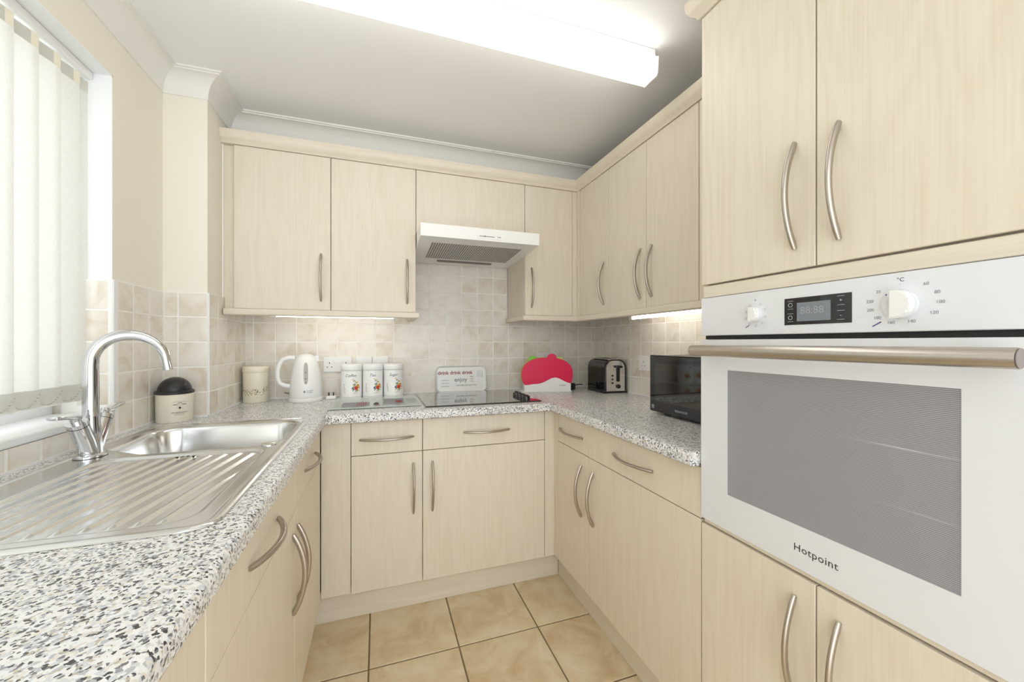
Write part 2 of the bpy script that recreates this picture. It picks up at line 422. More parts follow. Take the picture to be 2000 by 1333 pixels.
# floor tiles
FS, FX, FY = 0.3379, -0.0328, 1.5406
fme = None
for i in range(-2, 4):
    for j in range(-8, 2):
        x0, y0 = FX + i * FS, FY + j * FS
        if x0 > 0.93 or x0 + FS < -0.30 or y0 > 1.86: continue
        me = tile_mesh(FS - 0.006, FS - 0.006, 0.008, 0.0015, 'ftile')
        o = obj('tile', me, None, floor); o.location = (x0 + FS / 2, y0 + FS / 2, -0.008); o.rotation_euler = (-PI / 2, 0, 0)
# window: frame, pane
bm = bmesh.new(); X0, X1 = XL - 0.20, XL - 0.14
box(bm, X0, X1, WIN0, WIN1 - 0.0095, WZ0 + 0.004, WZ0 + 0.064); box(bm, X0, X1, WIN0, WIN1 - 0.0095, WZ1 - 0.064, WZ1 - 0.004)
for y in (WIN0, 0.95, WIN1 - 0.0695): box(bm, X0, X1, y, y + 0.06, WZ0 + 0.064, WZ1 - 0.064)
win = struct('window_1', bm, M['upvc'])
for y in (WIN0 + 0.06, 1.01):
    bm = bmesh.new(); box(bm, X0 + 0.025, X0 + 0.031, y, (0.95 if y < 0.9 else WIN1 - 0.0695), WZ0 + 0.064, WZ1 - 0.064); obj('pane', bm, M['glass'], win)

# ------------------------------------------------------------------ cabinets
def handle_mesh():
    bm = bmesh.new(); pts = []; rad = []
    for k in range(17):
        t = -1 + k / 8
        pts.append((0, -0.002 - 0.030 * (1 - t * t), 0.1125 * t)); rad.append(0.0074 if abs(t) < 0.9 else 0.0062)
    tube(bm, pts, rad, 10, 0.72, up=Vector((1, 0, 0)))
    me = make_mesh('handle', bm, 50); me.materials.append(M['nickel']); return me
HM = handle_mesh()
def handle(parent, x, z, horiz=False, y=0.0):
    o = obj('handle', HM, None, parent); o.location = (x, y, z)
    if horiz: o.rotation_euler = (0, PI / 2, 0)
    return o
def front(name, parent, x0, x1, z0, z1, th=0.018, mat='wood_z'):
    bm = bmesh.new(); box(bm, x0 + 0.0015, x1 - 0.0015, 0, th, z0, z1, 0.0012)
    return obj(name, bm, M[mat], parent)
def cabinet(name, label, loc, rz, wd, depth, z0, z1, group=None, inset=0.0005):
    t = thing(name, label, 'cabinet', loc, rz, group)
    bm = bmesh.new(); box(bm, inset, wd - inset, 0.020, depth, z0, z1); obj('body', bm, M['wood_z'], t)
    return t
GAPZ, DT, DB = 0.7209, 0.8636, 0.133
def base_cab(label, loc, rz, wd, dh, hx, depth=0.565, hollow=False):
    t = thing('base_cabinet', label, 'cabinet', loc, rz, 'base cabinets under the worktop')
    bm = bmesh.new()
    if hollow:
        box(bm, 0.0005, 0.018, 0.020, depth, DB, 0.8695); box(bm, wd - 0.018, wd - 0.0005, 0.020, depth, DB, 0.8695); box(bm, 0.018, wd - 0.018, 0.020, depth, DB, DB + 0.018); box(bm, 0.018, wd - 0.018, depth - 0.008, depth, DB + 0.018, 0.8695)
    else: box(bm, 0.0005, wd - 0.0005, 0.020, depth, DB, 0.8695)
    obj('body', bm, M['wood_z'], t)
    d = front('drawer', t, 0, wd, GAPZ + 0.0015, DT); handle(d, dh, 0.789, True)
    d = front('door', t, 0, wd, DB, GAPZ - 0.0015); handle(d, hx, 0.5575)
    return t
base_cab('narrow maple base cabinet with drawer, beside the plain filler panel', (-0.1095, YB, 0), 0, 0.300, 0.148, 0.260)
base_cab('wide maple base cabinet with drawer under the black hob', (0.1905, YB, 0), 0, 0.600, 0.300, 0.044)
base_cab('narrow pale base cabinet with drawer in the corner under the toaster', (XB, 1.7664, 0), -PI / 2, 0.300, 0.140, 0.240)
base_cab('wide pale base cabinet with drawer under the microwave', (XB, 1.4664, 0), -PI / 2, 0.612, 0.300, 0.040)
base_cab('base cabinet with drawer under the sink bowl', (XLF, 1.2698, 0), PI / 2, 0.524, 0.270, 0.034, hollow=True)
base_cab('base cabinet with drawer under the sink drainer', (XLF, 0.653, 0), PI / 2, 0.6168, 0.302, 0.584, hollow=True)
base_cab('base cabinet with drawer under the bare stretch of worktop before the sink', (XLF, 0.05, 0), PI / 2, 0.603, 0.302, 0.040)
# filler panels and corner posts
bm = bmesh.new(); box(bm, XLF + 0.001, -0.1105, YB + 0.006, YB + 0.024, DB, 0.8695, 0.001)
top('filler_panel', bm, M['wood_z'], (-0.17, YB + 0.015, DB), 'plain maple filler panel between sink cabinets and narrow drawer cabinet', 'panel')
bm = bmesh.new(); box(bm, 0.792, XB - 0.001, YB + 0.002, YB + 0.022, DB, 0.8695, 0.001); box(bm, XB - 0.001, XB + 0.019, 1.768, YB + 0.022, DB, 0.8695, 0.001)
top('corner_post', bm, M['wood_z'], (0.82, YB + 0.01, DB), 'angled maple corner post between base cabinets below the hob side', 'panel')
bm = bmesh.new(); box(bm, PX + 0.0078, -0.6165, YU + 0.016, YU + 0.034, 1.3637, 1.4125); box(bm, PX + 0.0005, -0.6165, YU + 0.016, YU + 0.034, 1.4125, 2.0995)
top('filler_panel', bm, M['wood_z'], (-0.63, YU + 0.02, 1.3637), 'narrow recessed maple filler strip between pillar and wall cabinet', 'panel')
bm = bmesh.new(); box(bm, 1.0865, XU - 0.006, YU + 0.003, YU + 0.02, 1.3637, 2.0995, 0.001); box(bm, XU - 0.006, XU + 0.012, 2.0455, YU + 0.02, 1.3637, 2.0995, 0.001)
top('corner_post', bm, M['wood_z'], (1.1, YU + 0.01, 1.3637), 'maple corner post between the wall cabinets above the chopping boards', 'panel')
bm = bmesh.new(); box(bm, PX + 0.0003, PX + 0.005, YU + 0.008, YU + 0.0155, 1.4125, 2.0995); struct('trim_6', bm, M['seal'])
# wall cabinets
UB, UT = 1.3637, 2.0997
def wall_cab(label, loc, rz, doors, z0=UB, depth=0.312):
    wd = doors[-1][1]
    t = cabinet('wall_cabinet', label, loc, rz, wd, depth, z0 - 0.0005, UT, 'wall cabinets under the cornice')
    for x0, x1, hx in doors:
        d = front('door', t, x0, x1, z0, UT - 0.001)
        if hx: handle(d, hx, 1.520)
    return t
wall_cab('tall-doored maple wall cabinet next to the pillar, above the kettle', (-0.615, YU, 0), 0, [(0, 0.4, 0.357)])
wall_cab('maple wall cabinet touching the extractor hood, above the canisters', (-0.215, YU, 0), 0, [(0, 0.4, 0.356)])
wall_cab('short handleless maple cabinet above the extractor hood', (0.185, YU, 0), 0, [(0, 0.6, None)], 1.775)
wall_cab('narrow maple wall cabinet between extractor hood and corner post', (0.785, YU, 0), 0, [(0, 0.3, 0.040)])
wall_cab('single-door pale wall cabinet above the toaster', (XU, 2.0443, 0), -PI / 2, [(0, 0.3, 0.257)], depth=0.306)
wall_cab('double-door pale wall cabinet above the microwave', (XU, 1.7443, 0), -PI / 2, [(0, 0.3, 0.260), (0.3, 0.6, 0.339)], depth=0.306)
wall_cab('plain pale wall cabinet against the oven tower', (XU, 1.1443, 0), -PI / 2, [(0, 0.290, None)], depth=0.306)

# mouldings
def sweep(bm, prof, path):
    rows = [[bm.verts.new((x + dx * d, y + dy * d, z)) for d, z in prof] for (x, y), (dx, dy) in path]
    n = len(prof)
    for A, B in zip(rows, rows[1:]):
        for k in range(n): bm.faces.new((A[k], A[(k + 1) % n], B[(k + 1) % n], B[k]))
    bm.faces.new(rows[0][::-1]); bm.faces.new(rows[-1])
CP = [(-0.02, 2.1003), (0.006, 2.1003), (0.010, 2.108), (0.020, 2.116), (0.028, 2.128), (0.030, 2.140), (0.030, 2.155), (-0.02, 2.155)]
bm = bmesh.new(); sweep(bm, CP, [((PX + 0.0005, YU), (0, -1)), ((XU, YU), (-1, -1)), ((XU, 0.886), (-1, 0))])
top('cornice', bm, M['wood_x'], (0.2, YU, 2.1003), 'maple cornice moulding along the top of the wall cabinets', 'moulding', 30)
bm = bmesh.new(); sweep(bm, CP, [((XT + 0.35, 0.852), (0, 1)), ((XT, 0.852), (-1, 1)), ((XT, 0.20), (-1, 0))])
top('cornice', bm, M['wood_y'], (XT, 0.55, 2.1003), 'maple cornice moulding on top of the oven tower', 'moulding', 30)
PP = [(-0.018, 1.333), (0.010, 1.333), (0.014, 1.337), (0.014, 1.358), (0.010, 1.3625), (-0.018, 1.3625)]
bm = bmesh.new(); sweep(bm, PP, [((PX + 0.0105, YU), (0, -1)), ((0.185, YU), (1, -1)), ((0.185, YT - 0.001), (1, 0))])
top('light_pelmet', bm, M['wood_x'], (-0.2, YU, 1.333), 'maple light pelmet under wall cabinets above kettle and canisters', 'moulding')
bm = bmesh.new(); sweep(bm, PP, [((0.785, YT - 0.001), (-1, 0)), ((0.785, YU), (-1, -1)), ((XU, YU), (-1, -1)), ((XU, 0.856), (-1, 0))])
top('light_pelmet', bm, M['wood_y'], (1.0, YU, 1.333), 'maple light pelmet turning the corner above chopping boards, toaster and microwave', 'moulding')
# plinths
KB, KR = YB + 0.0517, XB + 0.0448
for x0, x1, y0, y1, mt, lb in ((XLF - 0.045, KR, KB, KB + 0.016, 'wood_x', 'maple plinth under the hob cabinets'),
                           (KR, KR + 0.016, 0.20, KB - 0.001, 'wood_y', 'pale plinth under microwave cabinets and oven tower'),
                           (XLF - 0.061, XLF - 0.045, 0.05, KB - 0.001, 'wood_y', 'plinth under the sink cabinets')):
    bm = bmesh.new(); box(bm, x0, x1, y0, y1, 0.0, DB - 0.001, 0.001); top('plinth', bm, M[mt], ((x0 + x1) / 2, (y0 + y1) / 2, 0), lb, 'plinth')

# ------------------------------------------------------------------ oven tower and oven
TY0, TW = 0.852, 0.600
tw = thing('oven_tower', 'tall pale cabinet tower housing the white oven', 'cabinet', (XT, TY0, 0), -PI / 2)
for nm, q in (('lower_body', (0.0, TW, 0.020, 0.565, DB, 0.700)), ('upper_body', (0.0, TW, 0.020, 0.565, 1.335, UT)), ('side_panel', (0.0, 0.018, 0.020, 0.565, 0.7005, 1.3345)), ('side_panel', (TW - 0.018, TW, 0.020, 0.565, 0.7005, 1.3345)), ('back_panel', (0.0185, TW - 0.0185, 0.555, 0.565, 0.7005, 1.3345))):
    bm = bmesh.new(); box(bm, *q); obj(nm, bm, M['wood_z'], tw)
front('filler_strip', tw, 0.003, TW - 0.003, 1.3305, 1.3615, mat='wood_x').location.y = 0.003
front('filler_strip', tw, 0.003, TW - 0.003, 0.7175, 0.7275, mat='wood_x').location.y = 0.006
for x0, x1, hx in ((0, 0.2985, 0.257), (0.2985, TW, 0.342)):
    d = front('door', tw, x0, x1, 1.366, UT - 0.001); handle(d, hx, 1.5215)
    d = front('door', tw, x0, x1, DB, 0.714); handle(d, hx, 0.5565)
ov = thing('built_in_oven', 'white built-in electric oven with steel bar handle in the tower', 'oven', (XT, TY0, 0.729), -PI / 2)
z = lambda v: v - 0.729
bm = bmesh.new(); x0, x1 = 0.022, 0.578
box(bm, x0, x1, 0.022, 0.50, z(0.735), z(0.765)); box(bm, x0, x1, 0.022, 0.50, z(1.19), z(1.32)); box(bm, x0, x0 + 0.05, 0.022, 0.50, z(0.765), z(1.19)); box(bm, x1 - 0.05, x1, 0.022, 0.50, z(0.765), z(1.19)); box(bm, x0 + 0.05, x1 - 0.05, 0.48, 0.50, z(0.765), z(1.19))
obj('oven_cavity', bm, M['cavity'], ov)
bm = bmesh.new(); box(bm, 0.0035, 0.5965, -0.004, 0.018, z(1.2275), z(1.3285), 0.0015); cp = obj('control_panel', bm, M['enamel'], ov)
bm = bmesh.new(); box(bm, 0.012, 0.588, 0.004, 0.021, z(1.2175), z(1.2272)); obj('vent_slot', bm, M['dark'], ov)
# door with a window opening
gx0, gx1, gz0, gz1 = 0.089, 0.510, 0.8225, 1.1385
bm = bmesh.new(); D0, D1, E0, E1 = 0.0035, 0.5965, 0.732, 1.2165
box(bm, D0, gx0, -0.004, 0.018, z(E0), z(E1)); box(bm, gx1, D1, -0.004, 0.018, z(E0), z(E1)); box(bm, gx0, gx1, -0.004, 0.018, z(E0), z(gz0)); box(bm, gx0, gx1, -0.004, 0.018, z(gz1), z(E1))
od = obj('oven_door', bm, M['enamel'], ov)
bm = bmesh.new(); box(bm, gx0, gx1, -0.0035, 0.002, z(gz0), z(gz1)); obj('glass_pane', bm, M['ovenglass'], od)
bm = bmesh.new(); tube(bm, [(0.020, -0.050, z(1.188)), (0.583, -0.050, z(1.188))], 0.0145, 24); hb = obj('bar_handle', bm, M['handle_bar'], od, 40)
bm = bmesh.new(); lathe(bm, [(0.0135, 0), (0.0135, 0.0012)], seg=24); o = obj('end_cap', bm, M['lampcover'], od, loc=(0.5832, -0.050, z(1.188)), rot=(0, PI / 2, 0))
for x in (0.055, 0.545):
    bm = bmesh.new(); box(bm, x - 0.009, x + 0.009, -0.042, -0.004, z(1.180), z(1.196), 0.002); obj('handle_bracket', bm, M['handle_bar'], od)
put_text('lettering', 'Hotpoint', 0.0215, M['ink'], od, (0.299, -0.0045, z(0.775)), (PI / 2, 0, 0), space=1.08)
for zz in (0.905, 1.015):                                # wire racks inside
    bm = bmesh.new()
    for y in (0.06, 0.45): tube(bm, [(0.073, y, z(zz)), (0.527, y, z(zz))], 0.003, 6)
    for k in range(22): 
        x = 0.08 + k * 0.44 / 21; tube(bm, [(x, 0.06, z(zz)), (x, 0.45, z(zz))], 0.0013, 5)
    obj('wire_rack', bm, M['steel'], ov)
# control panel details
fy = -0.0045
bm = bmesh.new(); box(bm, 0.237, 0.365, -0.0048, -0.003, z(1.2465), z(1.3035)); dp = obj('display', bm, M['blackgloss'], cp)
bm = bmesh.new(); box(bm, 0.264, 0.329, -0.0052, -0.0046, z(1.2535), z(1.2925)); obj('screen', bm, M['lcd'], dp)
put_text('lettering', '88:88', 0.021, M['lcd_seg'], dp, (0.294, -0.0054, z(1.275)), (PI / 2, 0, 0))
for xx, zz in ((0.250, 1.289), (0.250, 1.262), (0.347, 1.290), (0.347, 1.262)):
    for dz in (-0.0085, 0.0085):
        bm = bmesh.new(); box(bm, xx - 0.006, xx + 0.006, -0.0053, -0.0049, z(zz + dz) - 0.0003, z(zz + dz) + 0.0003); obj('icon_line', bm, M['icon'], dp)
for zz in (1.289, 1.262):
    a = [(0.250 + 0.0042 * math.cos(k * PI / 8), -0.0051, z(zz) + 0.0042 * math.sin(k * PI / 8)) for k in range(17)]
    bm = bmesh.new(); tube(bm, a, 0.0005, 4, cap=False); obj('touch_icon', bm, M['icon'], dp)
put_text('lettering', '+', 0.010, M['icon'], dp, (0.347, -0.0053, z(1.290)), (PI / 2, 0, 0)); put_text('lettering', '-', 0.010, M['icon'], dp, (0.347, -0.0053, z(1.262)), (PI / 2, 0, 0))
def knob(cx, cz, R):
    bm = bmesh.new(); lathe(bm, [(R, 0), (R, 0.004), (R * 0.97, 0.006)], seg=40)
    k = obj('knob', bm, M['enamel'], cp, 30, (cx, -0.004, z(cz)), (PI / 2, 0, 0))
    bm = bmesh.new(); pts = [(-R * 0.30, -R * 0.95)] + [(-R * 0.1 + R * 0.98 * math.cos(a), R * 0.98 * math.sin(a)) for a in [(-80 + 10 * i) * PI / 180 for i in range(17)]] + [(-R * 0.30, R * 0.95)]
    prism(bm, pts, 'z', 0.006, 0.020); bmesh.ops.bevel(bm, geom=[e for e in bm.edges if abs(e.verts[0].co.z - 0.020) < 1e-5 and abs(e.verts[1].co.z - 0.020) < 1e-5], offset=0.002, segments=2, affect='EDGES')
    obj('grip', bm, M['hoodw'], k)
    return k
knob(0.167, 1.2745, 0.0175); knob(0.437, 1.2735, 0.0245)
def mark(s, x, zz, size, mat='ink_grey'):
    put_text('lettering', s, size, M[mat], cp, (x, fy, z(zz)), (PI / 2, 0, 0))
for s, x, zz in (('60', 0.470, 1.3045), ('80', 0.4835, 1.2895), ('100', 0.487, 1.2735), ('120', 0.4795, 1.257), ('140', 0.4515, 1.2445), ('160', 0.424, 1.2435), ('180', 0.4045, 1.2525), ('200', 0.394, 1.267), ('220', 0.3935, 1.2825), ('25', 0.406, 1.2985)):
    mark(s, x, zz, 0.0075)
mark('°C', 0.437, 1.3155, 0.0095, 'ink'); mark('F', 0.167, 1.3075, 0.0070, 'ink'); mark("'", 0.437, 1.3065, 0.006, 'ink')
bm = bmesh.new()
def dash(bm, xa, za, xb, zb, wd=0.0009):
    n = Vector((zb - za, 0, -(xb - xa))).normalized() * wd
    vs = [bm.verts.new((x + s * n.x, fy, z(q) + s * n.z)) for x, q, s in ((xa, za, 1), (xb, zb, 1), (xb, zb, -1), (xa, za, -1))]
    bm.faces.new(vs)
bm.free()
for q in ((0.417, 1.2935, 0.4185, 1.2805), (0.397, 1.2375, 0.410, 1.2455), (0.141, 1.2445, 0.151, 1.2495)):
    bm = bmesh.new(); dash(bm, *q); obj('pen_mark', bm, M['ink_blue'], cp)
bm = bmesh.new()
for k in range(9):
    a = (60 - k * 37) * PI / 180; cx, cz = 0.167 + 0.026 * math.cos(a), 1.2745 + 0.026 * math.sin(a)
    for q in (-1, 1): dash(bm, cx - 0.0022, cz + q * 0.0022, cx + 0.0022, cz + q * 0.0022, 0.0002); dash(bm, cx + q * 0.0022, cz - 0.0022, cx + q * 0.0022, cz + 0.0022, 0.0002)
obj('function_symbols', bm, M['ink_grey'], cp)

# ------------------------------------------------------------------ worktops
def nose(front_x, back_x, sgn):
    """cross-section (u, z) of a postformed worktop, nose at front"""
    p = [(back_x, ZWB), (front_x - sgn * 0.004, ZWB)]
    for k in range(7):
        a = -PI / 2 + k / 6 * PI / 2
        p.append((front_x - sgn * 0.006 + sgn * 0.006 * math.cos(a), ZWB + 0.006 + 0.006 * math.sin(a)))
    for k in range(7):
        a = k / 6 * PI / 2
        p.append((front_x - sgn * 0.012 + sgn * 0.012 * math.cos(a), ZW - 0.012 + 0.012 * math.sin(a)))
    p.append((back_x, ZW)); return p
WL, WR, WB = -0.2045, 0.8055, YB - 0.040
SX0, SX1, SY0, SY1 = -0.757, -0.250, 0.752, 1.738         # sink outline
HX0, HX1, HY0, HY1 = SX0 + 0.012, SX1 - 0.012, SY0 + 0.012, SY1 - 0.012
bm = bmesh.new(); prism(bm, nose(WL, HX1, 1), 'y', 0.02, YT)
box(bm, XLT, HX0, 0.02, PY - 0.008, ZWB, ZW); box(bm, HX0, HX1, 0.02, HY0, ZWB, ZW); box(bm, HX0, HX1, HY1, PY - 0.008, ZWB, ZW); box(bm, PX + 0.0078, HX1, PY - 0.008, YT, ZWB, ZW)
top('worktop', bm, M['granite'], (-0.5, 1.0, ZWB), 'speckled grey worktop around the sink', 'worktop', 30)
bm = bmesh.new(); prism(bm, nose(WB, YT, -1), 'x', WL + 0.0003, WR - 0.0003)
top('worktop', bm, M['granite'], (0.3, 2.1, ZWB), 'speckled grey worktop section under the hob and canisters', 'worktop', 30)
bm = bmesh.new(); prism(bm, nose(WR, XRT, -1), 'y', 0.854, YT)
top('worktop', bm, M['granite'], (1.1, 1.6, ZWB), 'speckled grey worktop section under toaster and microwave', 'worktop', 30)

# ------------------------------------------------------------------ sink (pressed steel sheet) and tap
def rr(x, y, x0, x1, y0, y1, r):
    cx, cy = (x0 + x1) / 2, (y0 + y1) / 2
    qx, qy = abs(x - cx) - (x1 - x0) / 2 + r, abs(y - cy) - (y1 - y0) / 2 + r
    return math.hypot(max(qx, 0), max(qy, 0)) + min(max(qx, qy), 0) - r
def sstep(a, b, t):
    t = min(1, max(0, (t - a) / (b - a))); return t * t * (3 - 2 * t)
def sink_z(x, y):
    d = rr(x, y, SX0, SX1, SY0, SY1, 0.045)
    zz = 0.0045 * sstep(0.0, -0.004, d) - 0.0025 * sstep(-0.012, -0.020, d)
    b = max(rr(x, y, -0.722, -0.283, 1.318, 1.694, 0.075), (x + 0.600) * -0.605 + (y - 1.318) * -0.796)
    zz -= 0.004 * sstep(0.012, 0.0, b)
    zz -= 0.150 * sstep(0.0, -0.042, b)
    e = rr(x, y, -0.672, -0.292, 0.792, 1.284, 0.055)
    zz -= 0.006 * sstep(0.0, -0.012, e)
    if e < -0.012:
        u = (x - 0.13 * (y - 0.82)) / 0.0345
        f = abs((u % 1.0) - 0.5) * 2
        fade = sstep(-0.014, -0.034, e)
        zz += 0.0042 * fade * sstep(0.62, 0.90, f)
    return 0.9085 + zz
bm = bmesh.new(); NY, NX = 330, 176; grid = []
for j in range(NY + 1):
    y = SY0 + (SY1 - SY0) * j / NY
    dy = min(y - SY0, SY1 - y); r = 0.045
    ins = r - math.sqrt(max(0, r * r - (r - dy) ** 2)) if dy < r else 0
    grid.append([bm.verts.new((SX0 + ins + (SX1 - SX0 - 2 * ins) * i / NX, y, 0)) for i in range(NX + 1)])
for row in grid:
    for v in row: v.co.z = sink_z(v.co.x, v.co.y)
for A, B in zip(grid, grid[1:]):
    for i in range(NX): bm.faces.new((A[i], A[i + 1], B[i + 1], B[i]))
sk = top('sink', bm, M['sink'], (-0.5, 1.25, 0.9085), 'stainless steel inset sink with ribbed drainer and one bowl', 'sink', 180)
bm = bmesh.new(); lathe(bm, [(0.020, 0), (0.020, 0.003), (0.014, 0.006), (0.006, 0.0065)], seg=24); obj('pop_up_knob', bm, M['chrome'], sk, 40, (0.197, 0.066, 0.001))
bm = bmesh.new(); lathe(bm, [(0.042, 0), (0.042, 0.003), (0.034, 0.002), (0.030, 0.0005)], seg=28); obj('waste', bm, M['chrome'], sk, 40, (0.0, 0.25, -0.1525))
bm = bmesh.new()
for k in range(4): box(bm, -0.02 + k * 0.012, -0.013 + k * 0.012, -0.004, 0.004, 0, 0.0006)
obj('overflow_slots', bm, M['dark'], sk, loc=(0.02, 0.0, 0.0005))

tp = thing('mixer_tap', 'chrome swan-neck mixer tap with two levers behind the sink', 'tap', (-0.712, 1.328, 0.9115))
bm = bmesh.new(); lathe(bm, [(0.034, 0), (0.034, 0.004), (0.030, 0.008), (0.026, 0.009)], seg=32, sx=0.9, sy=1.15); obj('base_ring', bm, M['chrome'], tp, 40)
bm = bmesh.new(); lathe(bm, [(0.0235, 0.006), (0.022, 0.030), (0.021, 0.060), (0.0185, 0.085), (0.0175, 0.105)], seg=28); obj('body', bm, M['chrome'], tp, 50)
a0 = math.radians(24); dx, dy = math.cos(a0), math.sin(a0)
pts = [(0, 0, 0.10), (0, 0, 0.16), (0, 0, 0.205), (0, 0, 0.238)]
Rr = 0.0735
for k in range(1, 17):
    a = PI - k / 16 * math.radians(172); s = Rr + Rr * math.cos(a); pts.append((s * dx, s * dy, 0.245 + Rr * math.sin(a)))
e = pts[-1]; pts.append((e[0] + 0.006 * dx, e[1] + 0.006 * dy, e[2] - 0.036))
bm = bmesh.new(); n = len(pts); tube(bm, pts, [0.0165 - 0.0045 * i / (n - 1) for i in range(n)], 20, up=Vector((-dy, dx, 0))); obj('spout', bm, M['chrome'], tp, 60)
for s in (-1, 1):
    bm = bmesh.new(); tube(bm, [(0, 0.008 * s, 0.012), (0, 0.022 * s, 0.045), (0, 0.046 * s, 0.088)], [0.019, 0.0195, 0.0205], 22); vb = obj('valve', bm, M['chrome'], tp, 50)
    bm = bmesh.new(); d = Vector((0, 0.48 * s, 0.88)).normalized(); p = Vector((0, 0.046 * s, 0.088))
    tube(bm, [p + d * 0.0015, p + d * 0.012], 0.0205, 22); tube(bm, [p + d * 0.012, p + d * 0.030], 0.0105, 16); obj('valve_cap', bm, M['chrome'], vb, 40)
    bm = bmesh.new(); q = p + d * 0.026
    box(bm, -0.0105, 0.0105, -0.012, 0.072, -0.0045, 0.0045, 0.003, 2)
    lv = obj('lever', bm, M['chrome'], vb, 40, q, (math.radians(8) * (1 if s > 0 else 1), 0, 0 if s > 0 else PI))

# ------------------------------------------------------------------ window blind
vb = thing('vertical_blind', 'white fabric vertical blind hanging in the window', 'blind', (-0.872, 0.98, 1.03))
bm = bmesh.new(); box(bm, -0.018, 0.018, 0.40 - 0.98, 1.604 - 0.98, 1.010, 1.034, 0.003); obj('head_rail', bm, M['white'], vb)
ys = [1.5925 - 0.0765 * k for k in range(16)]
sme = None
for k, y in enumerate(ys):
    if sme is None:
        bm = bmesh.new(); cols = []
        for i in range(7):
            u = -0.0445 + 0.089 * i / 6; xo = 0.0015 * (1 - (u / 0.0445) ** 2)
            cols.append([bm.verts.new((xo, u, zz)) for zz in (0.0, 0.05, 0.5, 0.965, 1.003)])
        for A, B in zip(cols, cols[1:]):
            for j in range(4): bm.faces.new((A[j], B[j], B[j + 1], A[j + 1]))
        sme = make_mesh('slat', bm, 180); sme.materials.append(M['fabric'])
        bm = bmesh.new(); box(bm, 0.0046, 0.0054, -0.043, 0.043, 0.004, 0.052); wme = make_mesh('bottom_weight', bm); wme.materials.append(M['fabric'])
        bm = bmesh.new(); box(bm, -0.001, 0.001, -0.043, 0.043, 0.966, 1.002); hme = make_mesh('top_hanger', bm); hme.materials.append(M['cream_tin'])
        bm = bmesh.new()
        for i in range(15):
            t = i / 14; yy = -0.038 + 0.0765 * t; zz = 0.040 - 0.034 * (1 - (2 * t - 1) ** 2)
            bmesh.ops.create_icosphere(bm, subdivisions=1, radius=0.0017, matrix=Matrix.Translation((0.0085, yy, zz)))
        cme = make_mesh('bead_chain', bm); cme.materials.append(M['nickel'])
    s = obj('slat', sme, None, vb, loc=(0, y - 0.98, 0), rot=(0, 0, math.radians(-14)))
    obj('bottom_weight', wme, None, s); obj('top_hanger', hme, None, s)
    obj('bead_chain', cme, None, s)

# ------------------------------------------------------------------ extractor hood
hd = thing('extractor_hood', 'white visor extractor hood above the hob', 'hood', (0.486, 1.86, 1.68))
bm = bmesh.new(); hw = 0.2985
prism(bm, [(0.0, 0.028), (0.0, 0.088), (0.205, 0.094), (0.520, 0.094), (0.520, 0.002), (0.50, 0.0)], 'x', -hw, hw); obj('canopy', bm, M['hoodw'], hd)
def under(x, y, off=0.0): return (x, y, 0.028 - 0.056 * y - off)
def quad_on(bm, x0, x1, y0, y1, off, th):
    A = [bm.verts.new(under(x, y, off)) for x, y in ((x0, y0), (x1, y0), (x1, y1), (x0, y1))]
    B = [bm.verts.new(under(x, y, off + th)) for x, y in ((x0, y0), (x1, y0), (x1, y1), (x0, y1))]
    for k in range(4): bm.faces.new((A[k], A[(k + 1) % 4], B[(k + 1) % 4], B[k]))
    bm.faces.new(A[::-1]); bm.faces.new(B)
bm = bmesh.new(); quad_on(bm, -0.235, 0.235, 0.085, 0.375, 0.0003, 0.001); fl = obj('filter_panel', bm, M['filterback'], hd)
bm = bmesh.new()
for k in range(40):
    x = -0.230 + k * 0.460 / 39; quad_on(bm, x - 0.0030, x + 0.0030, 0.088, 0.372, 0.0013, 0.0012)
o = obj('filter_slats', bm, M['filter'], fl); o['kind'] = 'stuff'
bm = bmesh.new(); pts = [(0.17 * math.copysign(1, math.cos(a)) * min(1, abs(math.cos(a)) * 1.0) if 0 else (0.150 * (1 if math.cos(a) > 0 else -1) + 0.016 * math.cos(a)), 0.425 + 0.016 * math.sin(a)) for a in [i * PI / 12 for i in range(24)]]
A = [bm.verts.new(under(x, y, 0.0004)) for x, y in pts]; B = [bm.verts.new(under(x * 0.97, 0.425 + (y - 0.425) * 0.7, 0.006)) for x, y in pts]
for k in range(24): bm.faces.new((A[k], A[(k + 1) % 24], B[(k + 1) % 24], B[k]))
bm.faces.new(B); obj('lamp_cover', bm, M['lampcover'], hd)
bm = bmesh.new(); box(bm, -0.03, 0.105, -0.0016, -0.0002, 0.038, 0.058, 0.0005); cl = obj('control_strip', bm, M['white'], hd)
bm = bmesh.new(); box(bm, -0.018, 0.060, -0.0030, -0.0016, 0.0475, 0.0505); box(bm, 0.005, 0.014, -0.005, -0.0016, 0.0465, 0.0515); obj('slider', bm, M['ink_grey'], cl)
for q in (0.077, 0.083, 0.089):
    bm = bmesh.new(); box(bm, q - 0.0014, q + 0.0014, -0.0020, -0.0016, 0.0468, 0.0525); obj('control_mark', bm, M['ink'], cl)

